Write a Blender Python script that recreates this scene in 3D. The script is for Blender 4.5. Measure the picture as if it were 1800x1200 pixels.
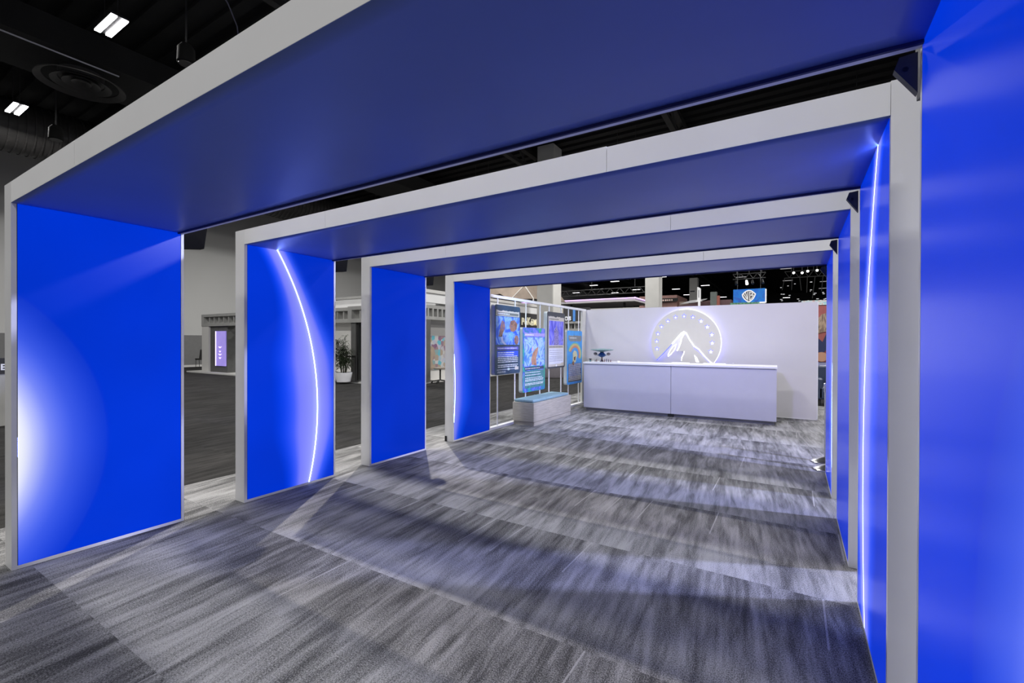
import bpy, bmesh, math, random
from mathutils import Vector, Matrix
random.seed(7)
C = bpy.context.scene.collection
for o in list(bpy.data.objects): bpy.data.objects.remove(o)

# ------------------------------------------------------------------ camera
F_PX, CY, YAW, PITCH, ROLL, CAMH = 804.49, 604.32, .551, -.0049, .0031, 1.53
cam_d = bpy.data.cameras.new('camera'); cam = bpy.data.objects.new('camera', cam_d); C.objects.link(cam)
cam_d.sensor_fit = 'HORIZONTAL'; cam_d.sensor_width = 36
cam_d.lens = F_PX / 1800 * 36
cam_d.shift_y = (CY - 600) / 1800
cam_d.clip_start = .02; cam_d.clip_end = 300
_d = Vector((-math.sin(YAW), math.cos(YAW), 0)); _r = Vector((math.cos(YAW), math.sin(YAW), 0)); _u = Vector((0, 0, 1))
d2 = _d*math.cos(PITCH) + _u*math.sin(PITCH); u2 = _u*math.cos(PITCH) - _d*math.sin(PITCH)
r3 = _r*math.cos(ROLL) + u2*math.sin(ROLL); u3 = u2*math.cos(ROLL) - _r*math.sin(ROLL)
m = Matrix((r3, u3, -d2)).transposed().to_4x4(); m.translation = Vector((0, 0, CAMH))
cam.matrix_world = m
bpy.context.scene.camera = cam

# ------------------------------------------------------------------ world, exposure, lamps
w = bpy.data.worlds.new('hall_air'); bpy.context.scene.world = w; w.use_nodes = True
bg = w.node_tree.nodes['Background']; bg.inputs[0].default_value = (.93, .94, 1, 1); bg.inputs[1].default_value = .31
vs = bpy.context.scene.view_settings
vs.view_transform = 'Standard'; vs.look = 'None'; vs.gamma = 1; vs.exposure = 0; vs.use_curve_mapping = False
LAMP_W = 345
FIX_NEAR = [(x, y) for x in (-21.45, -13.85, -6.2, 1.4, 9.0) for y in (-3.3, 4.3, 11.9, 19.5)] + [(-6.2, 27.1), (1.4, 27.1), (-13.85, 34.7), (1.4, 34.7)]
def lamp(x, y, z, e, sx=1.05, sy=.5, col=(1, .985, .96)):
    l = bpy.data.lights.new('ceiling_lamp', 'AREA'); l.shape = 'RECTANGLE'; l.size = sx; l.size_y = sy; l.energy = e; l.color = col
    o = bpy.data.objects.new('ceiling_lamp', l); o.location = (x, y, z); C.objects.link(o); return o
for x, y in FIX_NEAR: lamp(x, y, 8.93, LAMP_W * (.7 if y < 0 else 1.0 if y < 18 else 1.3))
def spot(x, y, z, tx, ty, tz, e, ang, col, r=.06, blend=.4):
    l = bpy.data.lights.new('spot_lamp', 'SPOT'); l.energy = e; l.spot_size = math.radians(ang); l.spot_blend = blend; l.color = col; l.shadow_soft_size = r
    o = bpy.data.objects.new('spot_lamp', l); o.location = (x, y, z); C.objects.link(o)
    o.rotation_euler = (Vector((tx, ty, tz)) - Vector((x, y, z))).to_track_quat('-Z', 'Y').to_euler(); return o
SPOTS = [  # place, aim, watts, cone, colour, lamp radius
    ((-7.7, 8.2, 9.2), (-3.2, 2.2, 0), 4200, 40, (1, .94, .86), .06),
    ((-1.0, 6.47, 2.66), (-1.6, 9.0, 0), 235, 130, (.42, .38, 1), .06),  # added, unseen: tints counter, backdrop and far floor violet
    ((-3.4, 6.47, 2.66), (-3.6, 8.9, 0), 45, 120, (.30, .80, 1), .06),  # added, unseen: puts a teal tint on bench and card rack
    ((5.3, 5.9, 5.0), (-2.0, 4.4, 0), 3600, 62, (.50, .54, 1), .15)]
for p_, a_, e_, g_, c_, r_ in SPOTS: spot(*p_, *a_, e_, g_, c_, r_)

# ------------------------------------------------------------------ materials
MATS = {}
def mat(name, col, rough=.6, metal=0, var=.06, vscale=6, emit=None, es=0, bump=0, bscale=60, stretch=(1, 1, 1), spec=.5):
    if name in MATS: return MATS[name]
    m = bpy.data.materials.new(name); m.use_nodes = True; nt = m.node_tree; n = nt.nodes; L = nt.links
    b = n['Principled BSDF']; b.inputs['Roughness'].default_value = rough; b.inputs['Metallic'].default_value = metal
    b.inputs['Specular IOR Level'].default_value = spec
    tc = n.new('ShaderNodeTexCoord'); mp = n.new('ShaderNodeMapping'); mp.inputs['Scale'].default_value = stretch
    L.new(tc.outputs['Object'], mp.inputs['Vector'])
    nz = n.new('ShaderNodeTexNoise'); nz.inputs['Scale'].default_value = vscale; nz.inputs['Detail'].default_value = 4
    L.new(mp.outputs[0], nz.inputs['Vector'])
    rp = n.new('ShaderNodeValToRGB'); L.new(nz.outputs['Fac'], rp.inputs[0])
    rp.color_ramp.elements[0].position = .3; rp.color_ramp.elements[1].position = .7
    rp.color_ramp.elements[0].color = tuple(max(0, c*(1-var)) for c in col) + (1,)
    rp.color_ramp.elements[1].color = tuple(min(1, c*(1+var)) for c in col) + (1,)
    L.new(rp.outputs[0], b.inputs['Base Color'])
    if emit: b.inputs['Emission Color'].default_value = tuple(emit) + (1,); b.inputs['Emission Strength'].default_value = es
    if bump:
        n2 = n.new('ShaderNodeTexNoise'); n2.inputs['Scale'].default_value = bscale; L.new(mp.outputs[0], n2.inputs['Vector'])
        bp = n.new('ShaderNodeBump'); bp.inputs['Strength'].default_value = bump; bp.inputs['Distance'].default_value = .01
        L.new(n2.outputs['Fac'], bp.inputs['Height']); L.new(bp.outputs[0], b.inputs['Normal'])
    MATS[name] = m; return m
def ramp(n, stops):
    r = n.new('ShaderNodeValToRGB'); cr = r.color_ramp
    while len(cr.elements) > 1: cr.elements.remove(cr.elements[-1])
    cr.elements[0].position = stops[0][0]; cr.elements[0].color = tuple(stops[0][1]) + (1,)
    for p, c in stops[1:]:
        e = cr.elements.new(p); e.color = tuple(c) + (1,)
    return r
def patch(name, stops, scale=3, kind='noise', stretch=(1, 1, 1), rough=.5, distort=2, es=0):
    """printed abstract colour pattern: noise or voronoi cells through a colour ramp"""
    if name in MATS: return MATS[name]
    m = bpy.data.materials.new(name); m.use_nodes = True; n = m.node_tree.nodes; L = m.node_tree.links
    b = n['Principled BSDF']; b.inputs['Roughness'].default_value = rough
    tc = n.new('ShaderNodeTexCoord'); mp = n.new('ShaderNodeMapping'); mp.inputs['Scale'].default_value = stretch
    L.new(tc.outputs['Object'], mp.inputs['Vector'])
    if kind == 'noise':
        t = n.new('ShaderNodeTexNoise'); t.inputs['Scale'].default_value = scale; t.inputs['Detail'].default_value = 5
        t.inputs['Distortion'].default_value = distort; out = t.outputs['Fac']
    else:
        t = n.new('ShaderNodeTexVoronoi'); t.inputs['Scale'].default_value = scale
        s = n.new('ShaderNodeSeparateColor'); L.new(t.outputs['Color'], s.inputs[0]); out = s.outputs[0]
    L.new(mp.outputs[0], t.inputs['Vector'])
    r = ramp(n, stops); L.new(out, r.inputs[0]); L.new(r.outputs[0], b.inputs['Base Color'])
    if es: L.new(r.outputs[0], b.inputs['Emission Color']); b.inputs['Emission Strength'].default_value = es
    MATS[name] = m; return m

white = mat('white_laminate', (.75, .75, .75), .38, var=.02, vscale=3)
white_edge = mat('white_frame_paint', (.8, .8, .82), .35, var=.02)
fabric_white = mat('white_stretch_fabric', (.78, .78, .78), .8, var=.03, vscale=1.2, bump=.15, bscale=4)
soffit_m = mat('blue_stretch_fabric', (.115, .175, .47), .40, var=.05, vscale=1.5, bump=.08, bscale=3, spec=.35)
flat_black = mat('flat_black', (.006, .006, .006), .95, var=.1, spec=.1)
black = mat('black_paint', (.012, .012, .013), .6, var=.2)
dark_metal = mat('dark_grey_steel', (.05, .05, .052), .45, metal=.6, var=.1)
bracket_m = mat('bracket_steel', (.05, .05, .052), .7, metal=0, var=.15)
flat_black = mat('flat_black', (.003, .003, .003), .95, var=.1, spec=.1)
chrome = mat('brushed_chrome', (.75, .75, .76), .2, metal=1, var=.05)
hall_black = mat('black_hall_ceiling', (.011, .011, .011), .9, var=.3, vscale=.7)
beam_m = mat('black_beam', (.02, .02, .019), .7, var=.3, vscale=2)
duct_m = mat('dark_duct_metal', (.045, .043, .042), .55, metal=.2, var=.15)
grey_wall = mat('grey_hall_wall', (.50, .50, .49), .85, var=.03, vscale=.4)
dado_m = mat('grey_dado', (.17, .17, .17), .8, var=.05)
pale_wall = mat('pale_panel', (.62, .61, .59), .7, var=.03, vscale=1)
conc = mat('concrete_column', (.42, .415, .395), .8, var=.06, vscale=1.5)
conc_lit = mat('concrete_column_lit', (.6, .59, .56), .8, var=.05, vscale=1.5)  # paler copy of the column concrete, for the lit side face
grey_stone = mat('grey_facade', (.34, .34, .33), .75, var=.08, vscale=3)
grey_dark = mat('grey_column', (.10, .10, .098), .7, var=.1)
led_white = mat('lamp_white', (1, 1, 1), .5, var=0, emit=(1, .98, 1), es=14)
led_far = mat('lamp_white_far', (1, 1, 1), .5, var=0, emit=(1, .97, 1), es=3)
paper = mat('white_paper', (.9, .9, .92), .5, var=.02, emit=(1, 1, 1), es=0)

# streaky carpet of the stand
def carpet_mat(name, dark, light, tiles=True):
    m = bpy.data.materials.new(name); m.use_nodes = True; n = m.node_tree.nodes; L = m.node_tree.links
    b = n['Principled BSDF']; b.inputs['Roughness'].default_value = .95; b.inputs['Specular IOR Level'].default_value = .15
    def M(op, a, c=None, e=None):
        q = n.new('ShaderNodeMath'); q.operation = op
        for i, v in enumerate((a, c, e)):
            if v is None: continue
            if isinstance(v, (int, float)): q.inputs[i].default_value = v
            else: L.new(v, q.inputs[i])
        return q.outputs[0]
    g = n.new('ShaderNodeNewGeometry'); s = n.new('ShaderNodeSeparateXYZ'); L.new(g.outputs['Position'], s.inputs[0])
    X, Y = s.outputs[0], s.outputs[1]
    ty = M('DIVIDE', M('SUBTRACT', Y, .93), 1.17); iy = M('FLOOR', ty); fy = M('FRACT', ty)
    xx = M('ADD', X, M('MULTIPLY', iy, .137)); tx = M('DIVIDE', xx, .29); ix = M('FLOOR', tx); fx = M('FRACT', tx)
    skew = M('ADD', X, M('MULTIPLY', Y, .10))
    def noise(vx, vy, vz, det=4, dist=.3, rough=.6):
        c = n.new('ShaderNodeCombineXYZ')
        for i, v in enumerate((vx, vy, vz)):
            if isinstance(v, (int, float)): c.inputs[i].default_value = v
            else: L.new(v, c.inputs[i])
        t = n.new('ShaderNodeTexNoise'); t.inputs['Scale'].default_value = 1; t.inputs['Detail'].default_value = det
        t.inputs['Distortion'].default_value = dist; t.inputs['Roughness'].default_value = rough
        L.new(c.outputs[0], t.inputs['Vector']); return t.outputs['Fac']
    st = noise(M('MULTIPLY', skew, 10), M('ADD', M('MULTIPLY', Y, 1.5), M('MULTIPLY', iy, 3.3)), M('MULTIPLY', iy, 5.1), 5, .5)
    fine = noise(M('MULTIPLY', skew, 30), M('MULTIPLY', Y, 2.2), M('MULTIPLY', iy, 2.7), 3, .2)
    big = noise(M('MULTIPLY', X, 1.3), M('MULTIPLY', Y, .8), 0, 2, 0)
    grain = noise(M('MULTIPLY', X, 190), M('MULTIPLY', Y, 130), 0, 2, 0)
    grad = M('SUBTRACT', .5, fy)
    v = M('ADD', M('MULTIPLY', M('SUBTRACT', st, .5), 1.9), M('MULTIPLY', grad, .30 if tiles else 0))
    v = M('ADD', v, M('MULTIPLY', M('SUBTRACT', fine, .5), .8))
    v = M('ADD', v, M('MULTIPLY', M('SUBTRACT', big, .5), .9))
    v = M('ADD', v, M('MULTIPLY', M('SUBTRACT', grain, .5), 2.4))
    if tiles:
        edge = M('LESS_THAN', fx, .035); wn = n.new('ShaderNodeTexWhiteNoise'); wn.noise_dimensions = '2D'
        c = n.new('ShaderNodeCombineXYZ'); L.new(ix, c.inputs[0]); L.new(iy, c.inputs[1]); L.new(c.outputs[0], wn.inputs['Vector'])
        v = M('ADD', v, M('MULTIPLY', M('MULTIPLY', edge, M('GREATER_THAN', wn.outputs['Value'], .6)), M('MULTIPLY', M('GREATER_THAN', fy, .55), .5)))
        v = M('ADD', v, M('MULTIPLY', M('SUBTRACT', wn.outputs['Value'], .5), .18))
    v = M('ADD', v, .5)
    r = ramp(n, [(0, dark), (.35, tuple(.6*a+.4*c for a, c in zip(dark, light))), (.75, light), (1, tuple(min(1, 1.25*c) for c in light))])
    L.new(v, r.inputs[0]); L.new(r.outputs[0], b.inputs['Base Color'])
    bp = n.new('ShaderNodeBump'); bp.inputs['Strength'].default_value = .35; bp.inputs['Distance'].default_value = .006
    L.new(grain, bp.inputs['Height']); L.new(bp.outputs[0], b.inputs['Normal'])
    MATS[name] = m; return m
carpet_m = carpet_mat('streaked_grey_carpet', (.045, .045, .047), (.255, .255, .26))
hall_carpet = carpet_mat('charcoal_hall_carpet', (.006, .006, .006), (.030, .029, .029), False)

# LED screens: concentric glowing rings about one centre in the plane of the screens
def led_mat():
    m = bpy.data.materials.new('blue_led_screen'); m.use_nodes = True; n = m.node_tree.nodes; L = m.node_tree.links
    b = n['Principled BSDF']; b.inputs['Base Color'].default_value = (.0, .004, .03, 1); b.inputs['Roughness'].default_value = .26
    b.inputs['Specular IOR Level'].default_value = .09
    def M(op, a, c=None, e=None):
        q = n.new('ShaderNodeMath'); q.operation = op
        for i, v in enumerate((a, c, e)):
            if v is None: continue
            if isinstance(v, (int, float)): q.inputs[i].default_value = v
            else: L.new(v, q.inputs[i])
        return q.outputs[0]
    g = n.new('ShaderNodeNewGeometry'); s = n.new('ShaderNodeSeparateXYZ'); L.new(g.outputs['Position'], s.inputs[0])
    Y, Z = s.outputs[1], s.outputs[2]
    zz = M('SUBTRACT', Z, .82); r = M('SQRT', M('ADD', M('MULTIPLY', Y, Y), M('MULTIPLY', zz, zz)))
    az = M('ABSOLUTE', M('SUBTRACT', Z, .95))
    mr = n.new('ShaderNodeMapRange'); mr.interpolation_type = 'SMOOTHSTEP'; L.new(az, mr.inputs[0])
    mr.inputs[1].default_value = .3; mr.inputs[2].default_value = 1.5; mr.inputs[3].default_value = 1; mr.inputs[4].default_value = 2.6
    base = (.0, .030, .60)
    lav = (.20, .22, 1.0); blu = (.0, .085, 1.0)
    def ring(R, stops, sc=1):
        d = M('SUBTRACT', r, R)
        if sc: d = M('MULTIPLY', d, mr.outputs[0])
        q = ramp(n, [((p + .5), c) for p, c in stops]); q.color_ramp.interpolation = 'B_SPLINE'
        L.new(M('ADD', d, .5), q.inputs[0]); return q.outputs[0]
    k1 = ring(.865, [(-.30, base), (-.10, (.5, .55, 1)), (-.02, (.95, .97, 1)), (.02, (.95, .97, 1)), (.08, (.50, .55, 1)), (.16, (.14, .21, .95)), (.28, (.03, .09, .8)), (.46, base)], 0)
    k2 = ring(3.11, [(-.5, base), (-.38, (.0, .05, .85)), (-.27, (.03, .10, 1)), (-.20, lav), (-.06, (.26, .29, 1)), (0, (.50, .54, 1)), (.04, (.26, .29, 1)), (.13, lav), (.19, (.02, .10, 1)), (.33, base)])
    k3 = ring(5.47, [(-.2, base), (-.05, blu), (0, (.35, .38, 1)), (.12, (.12, .16, 1)), (.2, blu), (.42, base)])
    def lighten(a, c):
        q = n.new('ShaderNodeMix'); q.data_type = 'RGBA'; q.blend_type = 'LIGHTEN'; q.inputs[0].default_value = 1
        L.new(a, q.inputs[6]); L.new(c, q.inputs[7]); return q.outputs[2]
    col = lighten(lighten(k1, k2), k3)
    # slow brightness drift of the picture on the screens
    nz = n.new('ShaderNodeTexNoise'); nz.inputs['Scale'].default_value = .8; L.new(g.outputs['Position'], nz.inputs['Vector'])
    drift = M('ADD', M('MULTIPLY', nz.outputs['Fac'], .5), .72)
    far = n.new('ShaderNodeMapRange'); L.new(Y, far.inputs[0]); far.inputs[1].default_value = 3.5; far.inputs[2].default_value = 4.4
    far.inputs[3].default_value = 1.02; far.inputs[4].default_value = .88
    drift = M('MULTIPLY', drift, far.outputs[0])
    vm = n.new('ShaderNodeVectorMath'); vm.operation = 'SCALE'; L.new(col, vm.inputs[0]); L.new(drift, vm.inputs['Scale'])
    core = None
    for R in (.865, 3.11, 5.47):
        c = M('LESS_THAN', M('ABSOLUTE', M('SUBTRACT', r, R)), .0055 if R > 1 else .006)
        core = c if core is None else M('MAXIMUM', core, c)
    mx = n.new('ShaderNodeMix'); mx.data_type = 'RGBA'; L.new(core, mx.inputs[0]); L.new(vm.outputs[0], mx.inputs[6]); mx.inputs[7].default_value = (4.5, 7, 28, 1)
    L.new(mx.outputs[2], b.inputs['Emission Color']); b.inputs['Emission Strength'].default_value = 1
    MATS[m.name] = m; return m
led_m = led_mat()

# ------------------------------------------------------------------ mesh helpers
def worg(o):
    v = Vector((0, 0, 0))
    while o is not None: v += o.location; o = o.parent
    return v
class MB:
    def __init__(s): s.v = []; s.f = []; s.mi = []; s.k = 0
    def add(s, vs, fs):
        o = len(s.v); s.v += [tuple(a) for a in vs]; s.f += [tuple(i + o for i in f) for f in fs]; s.mi += [s.k]*len(fs); return s
    def box(s, x0, x1, y0, y1, z0, z1):
        x0, x1 = sorted((x0, x1)); y0, y1 = sorted((y0, y1)); z0, z1 = sorted((z0, z1))
        return s.add([(x0, y0, z0), (x1, y0, z0), (x1, y1, z0), (x0, y1, z0), (x0, y0, z1), (x1, y0, z1), (x1, y1, z1), (x0, y1, z1)],
                     [(0, 3, 2, 1), (4, 5, 6, 7), (0, 1, 5, 4), (1, 2, 6, 5), (2, 3, 7, 6), (3, 0, 4, 7)])
    def tube(s, p0, p1, r0, r1=None, seg=16):
        r1 = r0 if r1 is None else r1
        p0, p1 = Vector(p0), Vector(p1); ax = (p1 - p0).normalized()
        a = ax.orthogonal().normalized(); b = ax.cross(a); vs = []
        for p, r in ((p0, r0), (p1, r1)):
            for i in range(seg):
                t = 2*math.pi*i/seg; vs.append(p + (a*math.cos(t) + b*math.sin(t))*r)
        fs = [(i, (i+1) % seg, seg+(i+1) % seg, seg+i) for i in range(seg)] + [tuple(range(seg-1, -1, -1)), tuple(range(seg, 2*seg))]
        return s.add(vs, fs)
    def lathe(s, c, prof, seg=32):
        """prof: list of (radius, z) turned about the vertical through c"""
        vs = []
        for r, z in prof:
            for i in range(seg):
                t = 2*math.pi*i/seg; vs.append((c[0]+r*math.cos(t), c[1]+r*math.sin(t), c[2]+z))
        fs = []
        for k in range(len(prof)-1):
            for i in range(seg):
                fs.append((k*seg+i, k*seg+(i+1) % seg, (k+1)*seg+(i+1) % seg, (k+1)*seg+i))
        fs += [tuple(range(seg-1, -1, -1)), tuple((len(prof)-1)*seg+i for i in range(seg))]
        return s.add(vs, fs)
    def prism(s, pts, axis, a, b):
        """polygon pts in the plane across axis, extruded from a to b"""
        def P(p, t):
            if axis == 'X': return (t, p[0], p[1])
            if axis == 'Y': return (p[0], t, p[1])
            return (p[0], p[1], t)
        n = len(pts); vs = [P(p, a) for p in pts] + [P(p, b) for p in pts]
        fs = [tuple(range(n-1, -1, -1)), tuple(range(n, 2*n))] + [(i, (i+1) % n, n+(i+1) % n, n+i) for i in range(n)]
        return s.add(vs, fs)
    def build(s, name, material, parent=None, bevel=0, smooth=False, origin=None):
        vs = [Vector(v) for v in s.v]
        if parent is None:
            if origin is None:
                xs, ys, zs = zip(*s.v); origin = ((min(xs)+max(xs))/2, (min(ys)+max(ys))/2, min(zs))
            o0 = Vector(origin)
        else: o0 = worg(parent)
        me = bpy.data.meshes.new(name); me.from_pydata([v - o0 for v in vs], [], s.f)
        bm = bmesh.new(); bm.from_mesh(me); bmesh.ops.recalc_face_normals(bm, faces=bm.faces); bm.to_mesh(me); bm.free()
        for mm in (material if isinstance(material, list) else [material]): me.materials.append(mm)
        if isinstance(material, list):
            for p, k in zip(me.polygons, s.mi): p.material_index = k
        if smooth:
            for p in me.polygons: p.use_smooth = True
            try: me.set_sharp_from_angle(angle=math.radians(35))
            except Exception: pass
        o = bpy.data.objects.new(name, me); C.objects.link(o)
        if parent is None: o.location = o0
        else: o.parent = parent
        if bevel:
            bv = o.modifiers.new('soft_edges', 'BEVEL'); bv.width = bevel; bv.segments = 2; bv.limit_method = 'ANGLE'
        return o
def tag(o, label=None, cat=None, group=None, kind=None):
    if label: o['label'] = label
    if cat: o['category'] = cat
    if group: o['group'] = group
    if kind: o['kind'] = kind
    return o
def thing(name, loc, label, cat, group=None):
    o = bpy.data.objects.new(name, None); o.empty_display_size = .1; C.objects.link(o); o.location = loc
    return tag(o, label, cat, group)
def dup(root, loc, label=None):
    def cp(o, par):
        c = o.copy(); C.objects.link(c); c.parent = par
        for ch in [q for q in bpy.data.objects if q.parent == o and q != c]: cp(ch, c)
        return c
    r = cp(root, None); r.location = loc
    if label: r['label'] = label
    return r
def struct(name, mb, material, **k): return tag(mb.build(name, material, **k), kind='structure')
def rrect(u0, u1, v0, v1, r, n=5):
    pts = []
    for cx, cy, a0 in ((u1-r, v0+r, -90), (u1-r, v1-r, 0), (u0+r, v1-r, 90), (u0+r, v0+r, 180)):
        for i in range(n+1):
            a = math.radians(a0 + 90*i/n); pts.append((cx+r*math.cos(a), cy+r*math.sin(a)))
    return pts
def ell(cu, cv, ru, rv, n=20, a0=0, a1=360):
    return [(cu+ru*math.cos(math.radians(a0+(a1-a0)*i/n)), cv+rv*math.sin(math.radians(a0+(a1-a0)*i/n))) for i in range(n if a1-a0 == 360 else n+1)]
def text_part(name, txt, size, loc, rot, material, parent, extrude=.01, offset=.0, align='LEFT', sx=1):
    cu = bpy.data.curves.new('lettering', 'FONT'); cu.body = txt; cu.size = size; cu.extrude = extrude; cu.offset = offset; cu.align_x = align
    t = bpy.data.objects.new('lettering', cu); C.objects.link(t)
    bpy.context.view_layer.update()
    me = bpy.data.meshes.new_from_object(t.evaluated_get(bpy.context.evaluated_depsgraph_get()))
    bpy.data.objects.remove(t); me.materials.clear(); me.materials.append(material); me.name = name
    me.transform(Matrix.Translation(Vector(loc) - (worg(parent) if parent else Vector())) @ rot.to_matrix().to_4x4() @ Matrix.Diagonal((sx, 1, 1, 1)))
    o = bpy.data.objects.new(name, me); C.objects.link(o); o.parent = parent
    return o
from mathutils import Euler
FACE_NY = Euler((math.pi/2, 0, 0))                # reads from the -Y side
FACE_PX = Euler((math.pi/2, 0, math.pi/2))        # reads from the +X side

# ------------------------------------------------------------------ the hall
struct('floor', MB().box(-34, 30, -14, 100, -.1, 0), hall_carpet)
cm = MB(); cm.box(-34, 30, -14, 100, 10.9, 11)
for i in range(190):
    y = -13 + i*.6; cm.box(-34, 30, y, y+.3, 10.78, 10.9)
struct('ceiling', cm, hall_black)
wm = MB(); wm.box(-30.4, -30, -14, 100, 0, 10.78)
struct('wall_left', wm, grey_wall)
struct('trim_1', MB().box(-30, -29.93, -14, 60, .12, 1.85), dado_m)
struct('baseboard_left', MB().box(-30, -29.9, -14, 60, 0, .12), pale_wall)
struct('wall_back', MB().box(-34, 30, 100, 100.4, 0, 10.78), black)
tag(MB().box(-5.43, 6, -3, 13.2, 0, .012).build('carpet', carpet_m), 'streaked grey tile carpet laid under the white portals and counter', 'carpet')

# roof steel and ducts
for x in (-26.2, -19.6, -10.8, -4.0, 3.4, 10.2):
    t = thing('roof_truss', (x, 40, 9.7), 'black roof truss running front to back, ' + {-26.2: 'by the left wall', -19.6: 'just left of the round ceiling diffuser', -10.8: 'just right of the larger top left ceiling light', -4.0: 'over the middle of the portals', 3.4: 'just right of the portals', 10.2: 'farthest right'}[x], 'truss', 'black roof trusses')
    MB().box(x-.12, x+.12, -14, 99, 10.45, 10.7).build('top_chord', beam_m, t)
    MB().box(x-.10, x+.10, -14, 99, 9.7, 9.86).build('bottom_chord', beam_m, t)
    wb = MB()
    for i in range(56):
        y = -13 + i*2; wb.tube((x, y, 9.8), (x, y+1, 10.5), .05, seg=6); wb.tube((x, y+1, 10.5), (x, y+2, 9.8), .05, seg=6)
    wb.build('web_bracing', beam_m, t)
for y in (7.4, 12.6, 17.4, 22.6, 30, 38, 47, 58):
    tag(MB().box(-30, 30, y, y+.22, 10.3, 10.78).build('roof_beam', beam_m), 'black steel roof beam running across under hall ceiling', 'beam', 'black cross beams')
t = thing('air_duct', (-24, 20, 8.2), 'fat dark ribbed air duct near the left hall wall, at the far left lamp', 'duct')
db = MB(); db.tube((-24.2, -10, 9.3), (-24.2, 60, 9.3), .93, seg=40); db.build('duct_body', duct_m, t, smooth=True)
rb = MB()
for i in range(90): rb.tube((-24.2, 2+i*.22, 9.3), (-24.2, 2.05+i*.22, 9.3), .965, seg=40)
rb.build('duct_rib', duct_m, t)['kind'] = 'stuff'
t = thing('air_duct', (-17.4, 20, 9.2), 'flat black air duct above the round ceiling diffuser', 'duct')
MB().box(-18.5, -16.3, -8, 30, 9.15, 9.9).build('duct_body', hall_black, t)
t = thing('ceiling_diffuser', (-17.4, 4.73, 8.75), 'large round dark ceiling diffuser with concentric rings, top left', 'diffuser')
MB().tube((-17.4, 4.73, 8.95), (-17.4, 4.73, 9.148), .5, seg=32).build('neck', duct_m, t)
for i, r in enumerate((.98, .66, .42, .22)):
    db = MB(); c = (-17.4, 4.73, 8.82+.02*i)
    vs = []; seg = 48
    for rr, z in ((r, 0), (r-.16, .09), (r-.16, .12), (r, .03)):
        for k in range(seg): a = 2*math.pi*k/seg; vs.append((c[0]+rr*math.cos(a), c[1]+rr*math.sin(a), c[2]+z))
    db.add(vs, [(q*seg+k, q*seg+(k+1) % seg, ((q+1) % 4)*seg+(k+1) % seg, ((q+1) % 4)*seg+k) for q in range(4) for k in range(seg)])
    db.build('cone_ring', duct_m, t, smooth=True)
t = thing('conduit', (-17.25, 3, 9.4), 'thin pale conduit running front to back beside the round diffuser', 'pipe')
MB().tube((-16.2, -5, 8.95), (-16.2, 5.2, 8.95), .02, seg=8).build('pipe_run', mat('pale_conduit', (.5, .5, .55), .4), t)
MB().tube((-16.2, -5, 8.95), (-16.2, -5, 10.78), .02, seg=8).build('pipe_drop', mat('pale_conduit', (.5, .5, .55), .4), t)
tb = MB(); pts = [(-11.1, 5.2, 9.6), (-11.4, 5.7, 9.5), (-11.75, 6.1, 9.3), (-12.0, 6.3, 8.9), (-12.0, 6.5, 8.3)]
for a, b in zip(pts, pts[1:]): tb.tube(a, b, .015, seg=6)
tb.tube((-11.1, 5.2, 9.6), (-11.1, 5.2, 10.77), .015, seg=6)
tag(tb.build('cable', mat('dusty_cable', (.12, .12, .18), .6)), 'thin hanging cable looping under the black ceiling at top left', 'cable')
for k, (x, y, z, lab) in enumerate([(-11.76, 4.99, 8.0, 'black cylindrical pendant speaker nearest the top left portal edge'), (-19.7, 4.75, 8.0, 'small black pendant speaker near the left hall wall')]):
    t = thing('pendant_speaker', (x, y, z-.2), lab, 'speaker', 'black pendant speakers')
    MB().lathe((x, y, z-.2), [(.15, 0), (.18, .03), (.17, .34), (.1, .44)], 24).build('housing', flat_black, t, smooth=True)
    MB().tube((x, y, z-.21), (x, y, z-.195), .15, seg=24).build('grille', duct_m, t)
    MB().tube((x, y, z+.2), (x, y, 10.8), .02, seg=8).build('rod', dark_metal, t)

for i, ((x, y, z), a_, e_, g_, c_, r_) in enumerate(SPOTS):
    t = thing('stage_spotlight', (x, y, z), ('black theatre spotlight hanging under hall ceiling left of the portals', 'added unseen wash light on top of the farthest portal header, right one', 'added unseen wash light on top of the farthest portal header, left one', 'black stage spotlight on a tall stand right of the portals')[i], 'spotlight')
    p = Vector((x, y, z)); d = (Vector(a_) - p).normalized()
    MB().tube(p - d*.22, p - d*.02, .09 if i == 0 else .06, .11 if i == 0 else .07, 20).build('can', black, t, smooth=True)
    if i == 0: MB().tube((x, y, z+.1), (x, y, 10.78), .02, seg=8).build('hanger', black, t)
    elif i < 3: MB().box(x-.05, x+.05, y-.16, y+.03, 2.57, 2.60).build('foot', black, t)  # mounts of the two added wash lights
    else: MB().tube((x+.2, y, .013), (x+.2, y, z), .03, seg=12).build('stand', black, t)

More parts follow.
